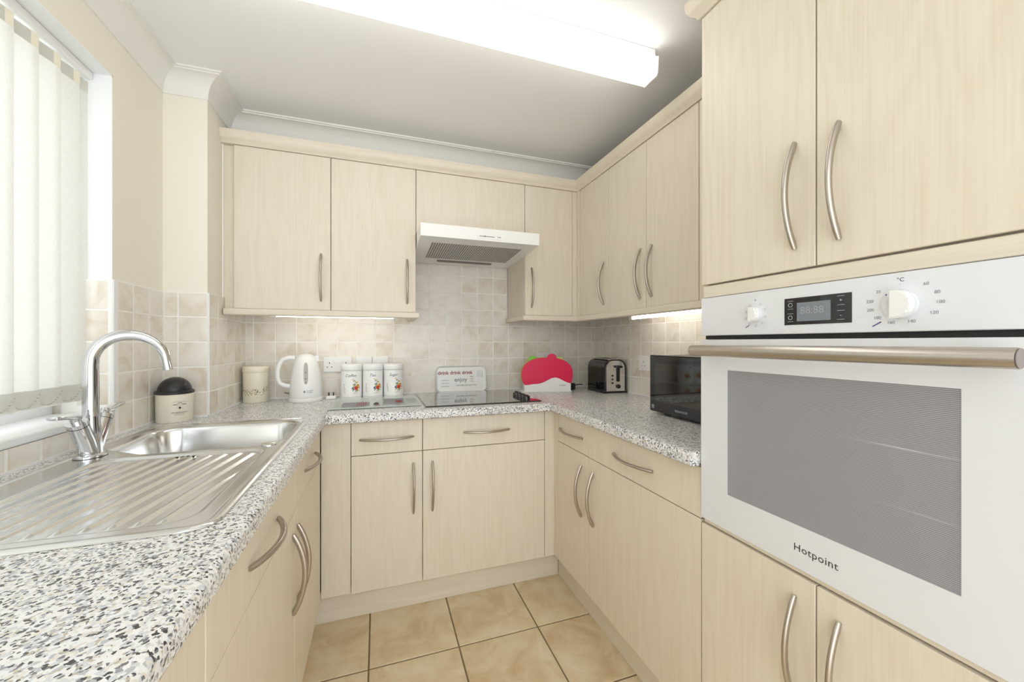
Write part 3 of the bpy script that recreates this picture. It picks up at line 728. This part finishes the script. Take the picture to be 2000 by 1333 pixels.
# ------------------------------------------------------------------ lamps
cl = thing('ceiling_light', 'long white fluorescent batten light with prismatic diffuser on the ceiling', 'light', (0.21, 1.225, ZC))
bm = bmesh.new(); box(bm, -0.755, 0.757, -0.033, 0.033, -0.034, -0.0005, 0.002); obj('batten', bm, M['white'], cl)
bm = bmesh.new(); prism(bm, [(-0.044, -0.036), (-0.040, -0.090), (-0.034, -0.099), (0.034, -0.099), (0.040, -0.090), (0.044, -0.036)], 'x', -0.757, 0.757); obj('diffuser', bm, M['diffuser'], cl)
for s in (-1, 1):
    bm = bmesh.new(); prism(bm, [(-0.046, -0.034), (-0.042, -0.092), (-0.035, -0.1015), (0.035, -0.1015), (0.042, -0.092), (0.046, -0.034)], 'x', s * 0.7575, s * 0.7615); obj('end_cap', bm, M['white'], cl)
def strip(label, loc, rz, ln):
    t = thing('under_cabinet_light', label, 'light', loc, rz, 'fluorescent strip lights under the wall cabinets')
    bm = bmesh.new(); box(bm, -ln / 2, ln / 2, -0.016, 0.016, -0.012, -0.0005, 0.002); obj('fitting', bm, M['white'], t)
    bm = bmesh.new(); tube(bm, [(-ln / 2 + 0.03, 0, -0.021), (ln / 2 - 0.03, 0, -0.021)], 0.0085, 14); obj('tube', bm, M['tubeL'], t, 60)
    for s in (-1, 1):
        bm = bmesh.new(); box(bm, s * (ln / 2 - 0.016) - 0.014, s * (ln / 2 - 0.016) + 0.014, -0.013, 0.013, -0.032, -0.0125, 0.002); obj('tube_holder', bm, M['white'], t)
strip('lit strip light under the wall cabinet above kettle and canisters', (-0.193, 2.16, UB - 0.001), 0, 0.60)
strip('lit strip light under the wall cabinet above the microwave', (1.30, 1.48, UB - 0.001), -PI / 2, 0.66)

# ------------------------------------------------------------------ sockets
def socket(label, loc, rz, wd, kind='double'):
    t = thing('wall_socket', label, 'socket', loc, rz)
    bm = bmesh.new(); box(bm, -wd / 2, wd / 2, -0.009, -0.0002, -0.043, 0.043, 0.0025, 2); obj('plate', bm, M['white'], t)
    if kind == 'blank':
        bm = bmesh.new()
        for s in (-1, 1): lathe(bm, [(0.003, 0), (0.003, 0.0006)], s * 0.03, 0, 12)
        obj('screws', bm, M['nickel'], t, loc=(0, -0.009, 0), rot=(PI / 2, 0, 0)); return t
    for s in ((-1, 1) if kind == 'double' else (0,)):
        bm = bmesh.new(); cx = s * 0.042
        box(bm, cx - 0.002, cx + 0.002, -0.0097, -0.0089, 0.004, 0.012); 
        for q in (-1, 1): box(bm, cx + q * 0.011 - 0.0035, cx + q * 0.011 + 0.0035, -0.0097, -0.0089, -0.0165, -0.0130)
        obj('pin_holes', bm, M['dark'], t)
        bm = bmesh.new(); sx = cx - s * 0.025 if s else 0.030
        box(bm, sx - 0.0055, sx + 0.0055, -0.013, -0.009, 0.008, 0.027, 0.001); obj('switch', bm, M['white'], t)
    return t
socket('white double wall socket beside the kettle', (-0.212, YT, 1.087), 0, 0.147)
socket('white square blanking plate above the coffee canister, touching its twin', (-0.076, YT, 1.087), 0, 0.086, 'blank')
socket('white square blanking plate above the sugar canister', (0.0125, YT, 1.087), 0, 0.086, 'blank')
socket('white double wall socket half hidden behind the chopping boards', (1.055, YT, 1.098), 0, 0.147)
socket('white wall socket beside the microwave', (XRT, 1.848, 1.092), -PI / 2, 0.087, 'single')

# ------------------------------------------------------------------ things on the worktop
Z0 = ZW + 0.0004
# oval counter bin
cb = thing('counter_bin', 'cream oval tea-caddy bin with black dome lid beside the sink', 'bin', (-0.738, 1.842, Z0))
bm = bmesh.new(); lathe(bm, [(0.053, 0), (0.055, 0.003), (0.056, 0.105)], seg=40, sx=1.0, sy=1.08); bb = obj('body', bm, M['bin_cream'], cb, 50)
bm = bmesh.new(); lathe(bm, [(0.057, 0.1055), (0.0595, 0.108), (0.0595, 0.114), (0.0555, 0.118)], seg=40, sy=1.08); obj('lid_rim', bm, M['black'], cb, 40)
bm = bmesh.new(); lathe(bm, [(0.051, 0.118)] + [(0.051 * math.cos(a), 0.118 + 0.050 * math.sin(a)) for a in [i * PI / 20 for i in range(1, 10)]] + [(0.002, 0.168)], seg=40, sy=1.08); obj('dome_lid', bm, M['black'], cb, 60)
AN = math.radians(-52)
def wrapped_text(s, size, zc, mat, parent, R, ang, sy=1.0, **k):
    me = text_mesh(s, size, **k); me.materials.clear(); me.materials.append(mat); wrap(me, R, zc, ang, sy=sy)
    o = bpy.data.objects.new('lettering', me); C.objects.link(o); o.parent = parent; return o
wrapped_text('TEA MERCHANTS', 0.0062, 0.038, M['ink'], bb, 0.0565, AN, 1.08)
def ell(bm, cx, cy, rx, ry, rot=0, n=10, mi=0):
    vs = []
    for k in range(n):
        a = 2 * PI * k / n; x, y = rx * math.cos(a), ry * math.sin(a)
        vs.append(bm.verts.new((cx + x * math.cos(rot) - y * math.sin(rot), cy + x * math.sin(rot) + y * math.cos(rot), 0)))
    f = bm.faces.new(vs); f.material_index = mi
def decal(name, bm, mats, parent, R, zc, ang, sy=1.0):
    bmesh.ops.subdivide_edges(bm, edges=[e for e in bm.edges if e.calc_length() > 0.004], cuts=1, use_grid_fill=False)
    me = bpy.data.meshes.new(name); bm.to_mesh(me); bm.free()
    for m in mats: me.materials.append(m)
    wrap(me, R, zc, ang, sy=sy)
    return obj(name, me, None, parent)
bm = bmesh.new()
for k in range(9):                                        # scroll banner, crest, fine lines
    t = -1 + k / 4; ell(bm, 0.017 * t, 0.0035 * math.cos(t * 4) , 0.0022, 0.0011, 0.5 * math.sin(6 * t), 8)
for k in range(14):
    t = -1 + k / 6.5; ell(bm, 0.021 * t, 0.0075 - 0.002 * t * t, 0.0017, 0.0004, 0, 6); ell(bm, 0.021 * t, -0.0055 + 0.002 * t * t, 0.0017, 0.0004, 0, 6)
ell(bm, 0, -0.0155, 0.0035, 0.0045, 0, 8)
for s in (-1, 1): ell(bm, s * 0.008, -0.0155, 0.0026, 0.0003, 0, 6)
for q, hw_ in ((-0.037, 0.012), (-0.042, 0.015)):
    for k in range(9): ell(bm, hw_ * (-1 + k / 4), q, 0.0012, 0.0007, 0, 6)
decal('printed_crest', bm, [M['ink']], bb, 0.0565, 0.071, AN, 1.08)
# cream tin with blossom
tn = thing('storage_tin', 'cream round tin with a blossom print in the corner by the pillar', 'tin', (-0.588, 2.305, Z0))
bm = bmesh.new(); lathe(bm, [(0.054, 0), (0.0555, 0.002), (0.0555, 0.150)], seg=40); tb = obj('body', bm, M['cream_tin'], tn, 50)
bm = bmesh.new(); lathe(bm, [(0.0562, 0.1503), (0.0572, 0.152), (0.0572, 0.176), (0.054, 0.180), (0.02, 0.1815)], seg=40); obj('lid', bm, M['cream_tin'], tn, 40)
rnd = random.Random(3); bm = bmesh.new()
for k in range(130):
    t = rnd.uniform(-1, 1); x = 0.080 * t; y = 0.050 + 0.026 * t * t + rnd.gauss(0, 0.010)
    ell(bm, x, y - 0.06, rnd.uniform(0.0016, 0.0040), rnd.uniform(0.0012, 0.0024), rnd.uniform(0, 3), 6, rnd.choice((0, 0, 1, 2, 3)))
tag(decal('blossom_print', bm, [M['p_brown'], M['p_lime'], M['p_pink'], M['p_green']], tb, 0.0558, 0.060, math.radians(-85)), kind='stuff')
# kettle
kt = thing('kettle', 'white plastic jug kettle with water gauge on its base', 'kettle', (-0.352, 2.262, Z0))
bm = bmesh.new(); lathe(bm, [(0.078, 0), (0.080, 0.003), (0.079, 0.016), (0.074, 0.020)], seg=40); obj('power_base', bm, M['white'], kt, 40)
KP = [(0.0745, 0.0205), (0.0765, 0.026), (0.0755, 0.060), (0.071, 0.110), (0.064, 0.160), (0.056, 0.195), (0.046, 0.220), (0.034, 0.234), (0.018, 0.241), (0.003, 0.243)]
bm = bmesh.new(); lathe(bm, KP, seg=48); kb = obj('jug', bm, M['white'], kt, 60)
hd_a = math.radians(186); hx, hy = math.cos(hd_a), math.sin(hd_a)
hp = [(0.050, 0.222), (0.078, 0.222), (0.105, 0.214), (0.120, 0.190), (0.127, 0.155), (0.127, 0.120), (0.118, 0.095), (0.098, 0.082), (0.070, 0.076)]
bm = bmesh.new(); tube(bm, [(r * hx, r * hy, q) for r, q in hp], [0.013, 0.013, 0.0125, 0.0115, 0.011, 0.011, 0.011, 0.0115, 0.012], 14, up=Vector((-hy, hx, 0))); obj('handle', bm, M['white'], kt, 60)
bm = bmesh.new(); tube(bm, [(0.074 * hx, 0.074 * hy, 0.040), (0.098 * hx, 0.098 * hy, 0.046)], 0.004, 8); obj('switch_lever', bm, M['lampcover'], kt)
bm = bmesh.new(); prism(bm, [(-0.012, 0.0), (0.010, 0.010), (0.010, -0.010)], 'z', 0.205, 0.232); 
for v in bm.verts: v.co.x += 0.052
o = obj('spout', bm, M['white'], kt); 
def kr(q):
    for (r0, z0), (r1, z1) in zip(KP, KP[1:]):
        if z0 <= q <= z1: return r0 + (r1 - r0) * (q - z0) / (z1 - z0)
    return 0.05
KA = math.radians(-82)
bm = bmesh.new(); rows = []
for k in range(13):
    q = 0.090 + 0.108 * k / 12; hw_ = 0.010 * math.sqrt(max(0.05, 1 - ((k - 6) / 6.2) ** 4)); R = kr(q) + 0.0007
    rows.append([bm.verts.new((R * math.cos(KA + u * hw_ / R), R * math.sin(KA + u * hw_ / R), q)) for u in (-1, -0.5, 0, 0.5, 1)])
for A, B in zip(rows, rows[1:]):
    for i in range(4): bm.faces.new((A[i], A[i + 1], B[i + 1], B[i]))
wg = obj('water_gauge', bm, M['smoke'], kb)
bm = bmesh.new()
for q in (0.100, 0.118, 0.148):
    R = kr(q) + 0.0012; bmesh.ops.create_icosphere(bm, subdivisions=1, radius=0.0028, matrix=Matrix.Translation((R * math.cos(KA), R * math.sin(KA), q)) @ Matrix.Diagonal((1, 0.3, 1, 1)))
obj('gauge_marks', bm, M['dark'], wg)
for s, q in (('Russell', 0.058), ('Hobbs', 0.049)):
    wrapped_text(s, 0.0105, q, M['ink_grey'], kb, kr(q) + 0.0006, KA + 0.05, align='LEFT')
bm = bmesh.new(); ell(bm, -0.010, 0, 0.0048, 0.0062, 0, 14); decal('logo', bm, [M['ink_grey']], kb, kr(0.053) + 0.0006, 0.0535, KA + 0.05)
# white plug
pg = thing('mains_plug', 'white three-pin plug lying pins-up beside the kettle', 'plug', (-0.235, 2.285, Z0))
bm = bmesh.new(); box(bm, -0.024, 0.024, -0.022, 0.022, 0, 0.018, 0.004, 2); obj('body', bm, M['white'], pg)
for x, y, a in ((-0.011, -0.008, 0.0035), (0.011, -0.008, 0.0035), (0, 0.010, 0.002)):
    bm = bmesh.new(); box(bm, x - a, x + a, y - 0.002, y + 0.002, 0.018, 0.036); obj('pin', bm, M['black'] if y < 0 else M['nickel'], pg)
# canisters
def canister(word, x, y):
    t = thing('storage_canister', 'white floral canister lettered ' + word, 'canister', (x, y, Z0), 0, 'floral canisters in a row')
    bm = bmesh.new(); lathe(bm, [(0.0525, 0), (0.0535, 0.002), (0.0535, 0.004), (0.0525, 0.006), (0.0525, 0.150)], seg=40); b = obj('body', bm, M['white'], t, 50)
    bm = bmesh.new(); lathe(bm, [(0.0532, 0.1503), (0.0542, 0.152), (0.0542, 0.174), (0.0525, 0.180), (0.046, 0.183), (0.02, 0.184)], seg=40); l = obj('lid', bm, M['white'], t, 40)
    bm = bmesh.new(); lathe(bm, [(0.0544, 0.1515), (0.0544, 0.1525)], seg=40, cap0=False, cap1=False); lathe(bm, [(0.0537, 0.010), (0.0537, 0.011)], seg=40, cap0=False, cap1=False); obj('lid_line', bm, M['ink_grey'], l)
    A = math.radians(-84)
    wrapped_text(word, 0.021, 0.124, M['ink'], b, 0.0529, A - 0.15, shear=0.35)
    r = random.Random(5); bm = bmesh.new()
    for k in range(34):                                   # leaves round the fruit
        a = r.uniform(0, 2 * PI); d = r.uniform(0.010, 0.026); ell(bm, 0.021 + d * math.cos(a), -0.002 + d * 0.9 * math.sin(a), r.uniform(0.003, 0.0065), r.uniform(0.0013, 0.0026), a + r.uniform(-0.7, 0.7), 8, r.choice((2, 2, 3, 4, 3)))
    for k in range(16):
        t_ = k / 15; ell(bm, 0.026 - 0.022 * t_ + r.gauss(0, 0.003), 0.022 + 0.020 * t_ + r.gauss(0, 0.002), r.uniform(0.002, 0.0045), 0.0016, r.uniform(0, 3), 8, r.choice((2, 3, 1)))
    for k in range(26):
        t_ = k / 25; ell(bm, -0.040 + r.gauss(0, 0.004), -0.030 + 0.050 * t_, r.uniform(0.001, 0.0028), 0.0011, r.uniform(0, 3), 7, r.choice((5, 2, 5, 4)))
    for k in range(9): ell(bm, 0.012 + r.uniform(-0.014, 0.022), -0.033 + r.gauss(0, 0.003), 0.0028, 0.001, r.uniform(0, 3), 7, r.choice((1, 3, 5)))
    for f in bm.faces: pass
    for v in bm.verts: v.co.z = 0
    tag(decal('leaf_print', bm, [M['p_red'], M['p_orange'], M['p_green'], M['p_lime'], M['p_blue'], M['p_brown']], b, 0.0528, 0.062, A), kind='stuff')
    bm = bmesh.new(); ell(bm, 0.021, -0.004, 0.0105, 0.0105, 0, 18, 0); decal('fruit_print', bm, [M['p_red']], b, 0.0531, 0.062, A)
    bm = bmesh.new(); ell(bm, 0.031, 0.007, 0.0095, 0.0095, 0, 18, 0); decal('fruit_print', bm, [M['p_orange']], b, 0.05295, 0.062, A)
    for q in ((0.004, -0.003, 0.0075, 0.004, 0.6), (0.007, -0.010, 0.006, 0.0035, -0.5)):
        bm = bmesh.new(); ell(bm, *q, 12, 0); decal('blue_leaf_print', bm, [M['p_blue']], b, 0.05305, 0.062, A)
for wd_, x in (('Coffee', -0.135), ('Tea', -0.0265), ('Sugar', 0.0825)): canister(wd_, x, 2.2875)
# glass worktop saver with printed pictures
gs = thing('glass_worktop_saver', 'printed glass chopping board lying before the canisters', 'board', (-0.008, 2.055, Z0))
bm = bmesh.new(); box(bm, -0.200, 0.200, -0.165, 0.165, 0.003, 0.008, 0.001); g = obj('glass_sheet', bm, M['saver'], gs)
for s in (-1, 1):
    for q in (-1, 1):
        bm = bmesh.new(); lathe(bm, [(0.006, 0), (0.006, 0.003)], s * 0.18, q * 0.145, 12); obj('rubber_foot', bm, M['white'], gs)
def patch(name, x0, x1, y0, y1, mat, dz=0.0):
    bm = bmesh.new(); vs = [bm.verts.new(p) for p in ((x0, y0, 0.0083 + dz), (x1, y0, 0.0083 + dz), (x1, y1, 0.0083 + dz), (x0, y1, 0.0083 + dz))]; bm.faces.new(vs); return obj(name, bm, M[mat], g)
patch('printed_picture', -0.150, -0.030, -0.135, -0.005, 'ink_grey'); patch('printed_picture', 0.035, 0.130, -0.105, 0.075, 'ink_grey')
for k in range(5): patch('picture_stripe', -0.085 + k * 0.009, -0.081 + k * 0.009, -0.125, -0.02, 'ink_red', 0.0003)
bm = bmesh.new(); ell(bm, 0.0, -0.085, 0.014, 0.030, 0, 14); ell(bm, 0.0, -0.045, 0.008, 0.012, 0, 10)
for v in bm.verts: v.co.z = 0.0084
obj('printed_pot', bm, M['ink'], g)
bm = bmesh.new(); ell(bm, 0.105, -0.03, 0.018, 0.040, 0, 14)
for v in bm.verts: v.co.z = 0.0087
obj('printed_fruit', bm, M['ink_red'], g)
for k in range(5): patch('printed_line', 0.145, 0.188, 0.05 - 0.030 * k, 0.056 - 0.030 * k, 'ink_grey')
# hob
hb = thing('ceramic_hob', 'black glass electric hob set on the worktop', 'hob', (0.498, 2.09, Z0))
bm = bmesh.new(); box(bm, -0.290, 0.290, -0.255, 0.255, 0, 0.006, 0.002); hg = obj('glass_top', bm, M['hobglass'], hb)
for x, y, r in ((-0.17, -0.12, 0.085), (-0.17, 0.125, 0.07), (0.07, -0.125, 0.07), (0.07, 0.12, 0.09)):
    bm = bmesh.new(); lathe(bm, [(r, 0.0061), (r - 0.0012, 0.0062)], x, y, 48, cap0=False, cap1=False); obj('ring_mark', bm, M['lampcover'], hg)
for k in range(4):
    bm = bmesh.new(); lathe(bm, [(0.0195, 0.006), (0.019, 0.020), (0.017, 0.023)], 0, 0, 28); kk = obj('knob', bm, M['blackgloss'], hb, 40, (0.233, -0.185 + 0.052 * k, 0))
    bm = bmesh.new(); box(bm, -0.004, 0.004, -0.0165, 0.0165, 0.0225, 0.029, 0.001); obj('grip', bm, M['black'], kk)
# tray leaning on the tiles
tr = thing('serving_tray', 'white melamine tray lettered drink and enjoy leaning behind the hob', 'tray', (0.483, 2.356, Z0 + 0.0005), 0)
TL = math.radians(-9)
def rrect(wd, ht, r, n=6):
    p = []
    for cx, cy, a0 in ((wd / 2 - r, ht / 2 - r, 0), (-wd / 2 + r, ht / 2 - r, 90), (-wd / 2 + r, -ht / 2 + r, 180), (wd / 2 - r, -ht / 2 + r, 270)):
        for k in range(n + 1):
            a = math.radians(a0 + 90 * k / n); p.append((cx + r * math.cos(a), cy + r * math.sin(a)))
    return p
bm = bmesh.new(); rings = []
for wd_, ht, r, y in ((0.300, 0.149, 0.024, 0.006), (0.310, 0.158, 0.028, -0.006), (0.306, 0.154, 0.027, -0.008), (0.292, 0.141, 0.022, 0.002)):
    rings.append([bm.verts.new((x, y, q + 0.0795)) for x, q in rrect(wd_, ht, r)])
for A, B in zip(rings, rings[1:]):
    for k in range(len(A)): bm.faces.new((A[k], A[(k + 1) % len(A)], B[(k + 1) % len(A)], B[k]))
bm.faces.new(rings[0]); bm.faces.new(rings[-1])
tb = obj('tray_body', bm, M['hoodw'], tr, rot=(TL, 0, 0))
def tt(s, size, mat, x, q, **k): put_text('lettering', s, size, M[mat], tb, (x, 0.0012, q), (PI / 2, 0, 0), **k)
tt('drink drink drink', 0.0310, 'ink_red', -0.036, 0.116, bold=0.0005); tt('enjoy', 0.036, 'ink_grey', -0.004, 0.073, bold=0.0004); tt('taste taste taste taste taste', 0.0115, 'ink', 0.030, 0.040)
for k in range(3): tt('sandwiches...', 0.0100, 'ink_grey', -0.098, 0.072 - 0.018 * k); tt('relax...', 0.0105, 'ink_red', 0.068, 0.091 - 0.014 * k)
tt('. . . . . . .', 0.009, 'ink_grey', -0.085, 0.090)
bm = bmesh.new()
for k in range(4): box(bm, 0.101 + k * 0.011, 0.1025 + k * 0.011, 0.0010, 0.0014, 0.088, 0.128)
obj('printed_forks', bm, M['ink_grey'], tb)
# chopping boards in their stand
cs = thing('chopping_board_stand', 'white wavy stand holding coloured chopping boards, lettered COOKS', 'stand', (0.977, 2.195, Z0), math.radians(-13))
bm = bmesh.new(); box(bm, -0.158, 0.150, -0.028, 0.062, 0, 0.006, 0.002); obj('base', bm, M['hoodw'], cs)
pts = [(-0.142, 0.006), (0.142, 0.006), (0.142, 0.050)]
for k in range(13):
    x = 0.142 - 0.284 * k / 12; pts.append((x, 0.048 + 0.040 * math.exp(-((x - 0.045) / 0.062) ** 2) - 0.004 * (x < -0.1)))
bm = bmesh.new(); prism(bm, pts[:2] + pts[3:], 'y', -0.026, -0.021); fp = obj('wavy_front', bm, M['hoodw'], cs)
put_text('lettering', 'COOKS', 0.0115, M['ink'], fp, (0.092, -0.0264, 0.040), (PI / 2, 0, 0))
bm = bmesh.new(); box(bm, -0.142, 0.142, 0.050, 0.055, 0.006, 0.050); obj('back_rail', bm, M['hoodw'], cs)
def board(label, mat, y, bump_x, dz):
    t = thing('chopping_board', label, 'chopping board', (0, 0, 0), 0, 'fruit-shaped chopping boards in the stand')
    a = math.radians(-13); t.location = (0.977 - y * math.sin(a), 2.195 + y * math.cos(a), Z0 + 0.0065); t.rotation_euler = (0, 0, a)
    p = []
    for k in range(48):
        q = 2 * PI * k / 48; x, zz = math.cos(q), math.sin(q)
        p.append((0.158 * math.copysign(abs(x) ** 0.85, x), 0.098 + (0.104 if zz > 0 else 0.098) * math.copysign(abs(zz) ** (0.80 if zz > 0 else 0.75), zz)))
    bm = bmesh.new(); prism(bm, p, 'y', -0.003, 0.003); b = obj('blade', bm, M[mat], t, 30)
    bm = bmesh.new(); pp = [(bump_x + 0.029 * math.cos(q), 0.196 + dz + 0.026 * math.sin(q)) for q in [2 * PI * k / 24 for k in range(24)]]
    prism(bm, pp, 'y', -0.0029, 0.0029); obj('stalk_tab', bm, M[mat], t, 30)
board('crimson apple-shaped chopping board, front one in the white stand', 'red', -0.012, 0.028, 0.004)
board('lime green chopping board peeping out behind the crimson one', 'green', 0.010, -0.085, -0.010)
board('pale yellow chopping board at the back of the stand', 'yellow', 0.032, 0.085, -0.018)
# toaster
ts = thing('toaster', 'black and polished steel two-slot toaster in the corner', 'toaster', (1.338, 2.10, Z0), math.radians(-3))
def arch(wd, ht, r, n=8):
    p = [(-wd / 2, 0.012), (wd / 2, 0.012)]
    for k in range(n + 1):
        a = k / n * PI / 2; p.append((wd / 2 - r + r * math.cos(a), ht - r + r * math.sin(a)))
    for k in range(n + 1):
        a = PI / 2 + k / n * PI / 2; p.append((-wd / 2 + r + r * math.cos(a), ht - r + r * math.sin(a)))
    return p
bm = bmesh.new(); prism(bm, arch(0.150, 0.200, 0.052), 'y', -0.098, 0.105); tb = obj('shell', bm, M['blackgloss'], ts, 30)
bm = bmesh.new(); prism(bm, [(x * 0.80, 0.012 + (q - 0.012) * 0.955) for x, q in arch(0.150, 0.200, 0.050)], 'y', -0.104, -0.0985); fp = obj('steel_front', bm, M['steel'], ts, 30)
bm = bmesh.new(); prism(bm, [(x * 0.62, 0.1985 + (0.004 if abs(x) < 0.06 else 0)) for x in (-0.075, 0.075)] + [(0.0465, 0.2035), (-0.0465, 0.2035)], 'y', -0.085, 0.090); tpn = obj('steel_top', bm, M['steel'], ts)
for s in (-1, 1):
    bm = bmesh.new(); box(bm, s * 0.022 - 0.011, s * 0.022 + 0.011, -0.070, 0.075, 0.2034, 0.2042); obj('slot', bm, M['dark'], tpn)
bm = bmesh.new(); box(bm, -0.078, 0.078, -0.106, 0.108, 0.0, 0.0115, 0.003); obj('foot_base', bm, M['black'], ts)
bm = bmesh.new(); box(bm, 0.004, 0.026, -0.108, -0.1042, 0.068, 0.165, 0.003); lt_ = obj('lever_track', bm, M['black'], fp)
bm = bmesh.new(); box(bm, -0.004, 0.034, -0.128, -0.108, 0.150, 0.164, 0.004, 2); obj('lever', bm, M['black'], lt_)
for q in (0.060, 0.082, 0.104):
    bm = bmesh.new(); lathe(bm, [(0.0055, 0), (0.0055, 0.004)], seg=16); obj('button', bm, M['black'], fp, loc=(-0.022, -0.1042, q), rot=(PI / 2, 0, 0))
bm = bmesh.new(); lathe(bm, [(0.013, 0), (0.012, 0.010)], seg=24); obj('browning_dial', bm, M['black'], fp, 40, (0.016, -0.1042, 0.040), (PI / 2, 0, 0))
bm = bmesh.new(); box(bm, -0.0757, -0.0752, -0.035, -0.027, 0.045, 0.062); obj('badge', bm, M['steel'], tb)
# black plug and its flex
bp_ = thing('toaster_plug', 'black mains plug with flex between chopping boards and toaster', 'plug', (1.168, 2.245, Z0))
bm = bmesh.new(); box(bm, -0.020, 0.020, -0.024, 0.024, 0.0, 0.042, 0.007, 2); obj('body', bm, M['black'], bp_)
bm = bmesh.new(); tube(bm, [(0.018, 0.0, 0.022), (0.035, 0.004, 0.026), (0.055, 0.010, 0.030), (0.075, 0.012, 0.029), (0.087, 0.010, 0.026)], 0.0032, 8); obj('flex', bm, M['black'], bp_, 60)
# microwave
mw = thing('microwave_oven', 'black glossy microwave oven standing beside the oven tower', 'microwave', (1.100, 1.395, Z0), -PI / 2)
bm = bmesh.new(); box(bm, 0.002, 0.468, 0.020, 0.315, 0.012, 0.246, 0.004, 2); obj('casing', bm, M['black'], mw)
bm = bmesh.new(); box(bm, 0.0, 0.470, 0.0, 0.0195, 0.010, 0.248, 0.005, 2); md = obj('door', bm, M['blackgloss'], mw)
bm = bmesh.new(); box(bm, 0.035, 0.340, -0.0006, 0.0, 0.055, 0.215); obj('door_window', bm, M['hobglass'], md)
put_text('lettering', 'KENWOOD', 0.0125, M['icon'], md, (0.185, -0.0009, 0.032), (PI / 2, 0, 0))
bm = bmesh.new(); box(bm, 0.014, 0.030, -0.0008, -0.0002, 0.024, 0.040); obj('energy_sticker', bm, M['ink_grey'], md)
for x in (0.05, 0.42):
    for y in (0.05, 0.28):
        bm = bmesh.new(); lathe(bm, [(0.012, 0), (0.012, 0.012)], x, y, 14); obj('foot', bm, M['black'], mw)
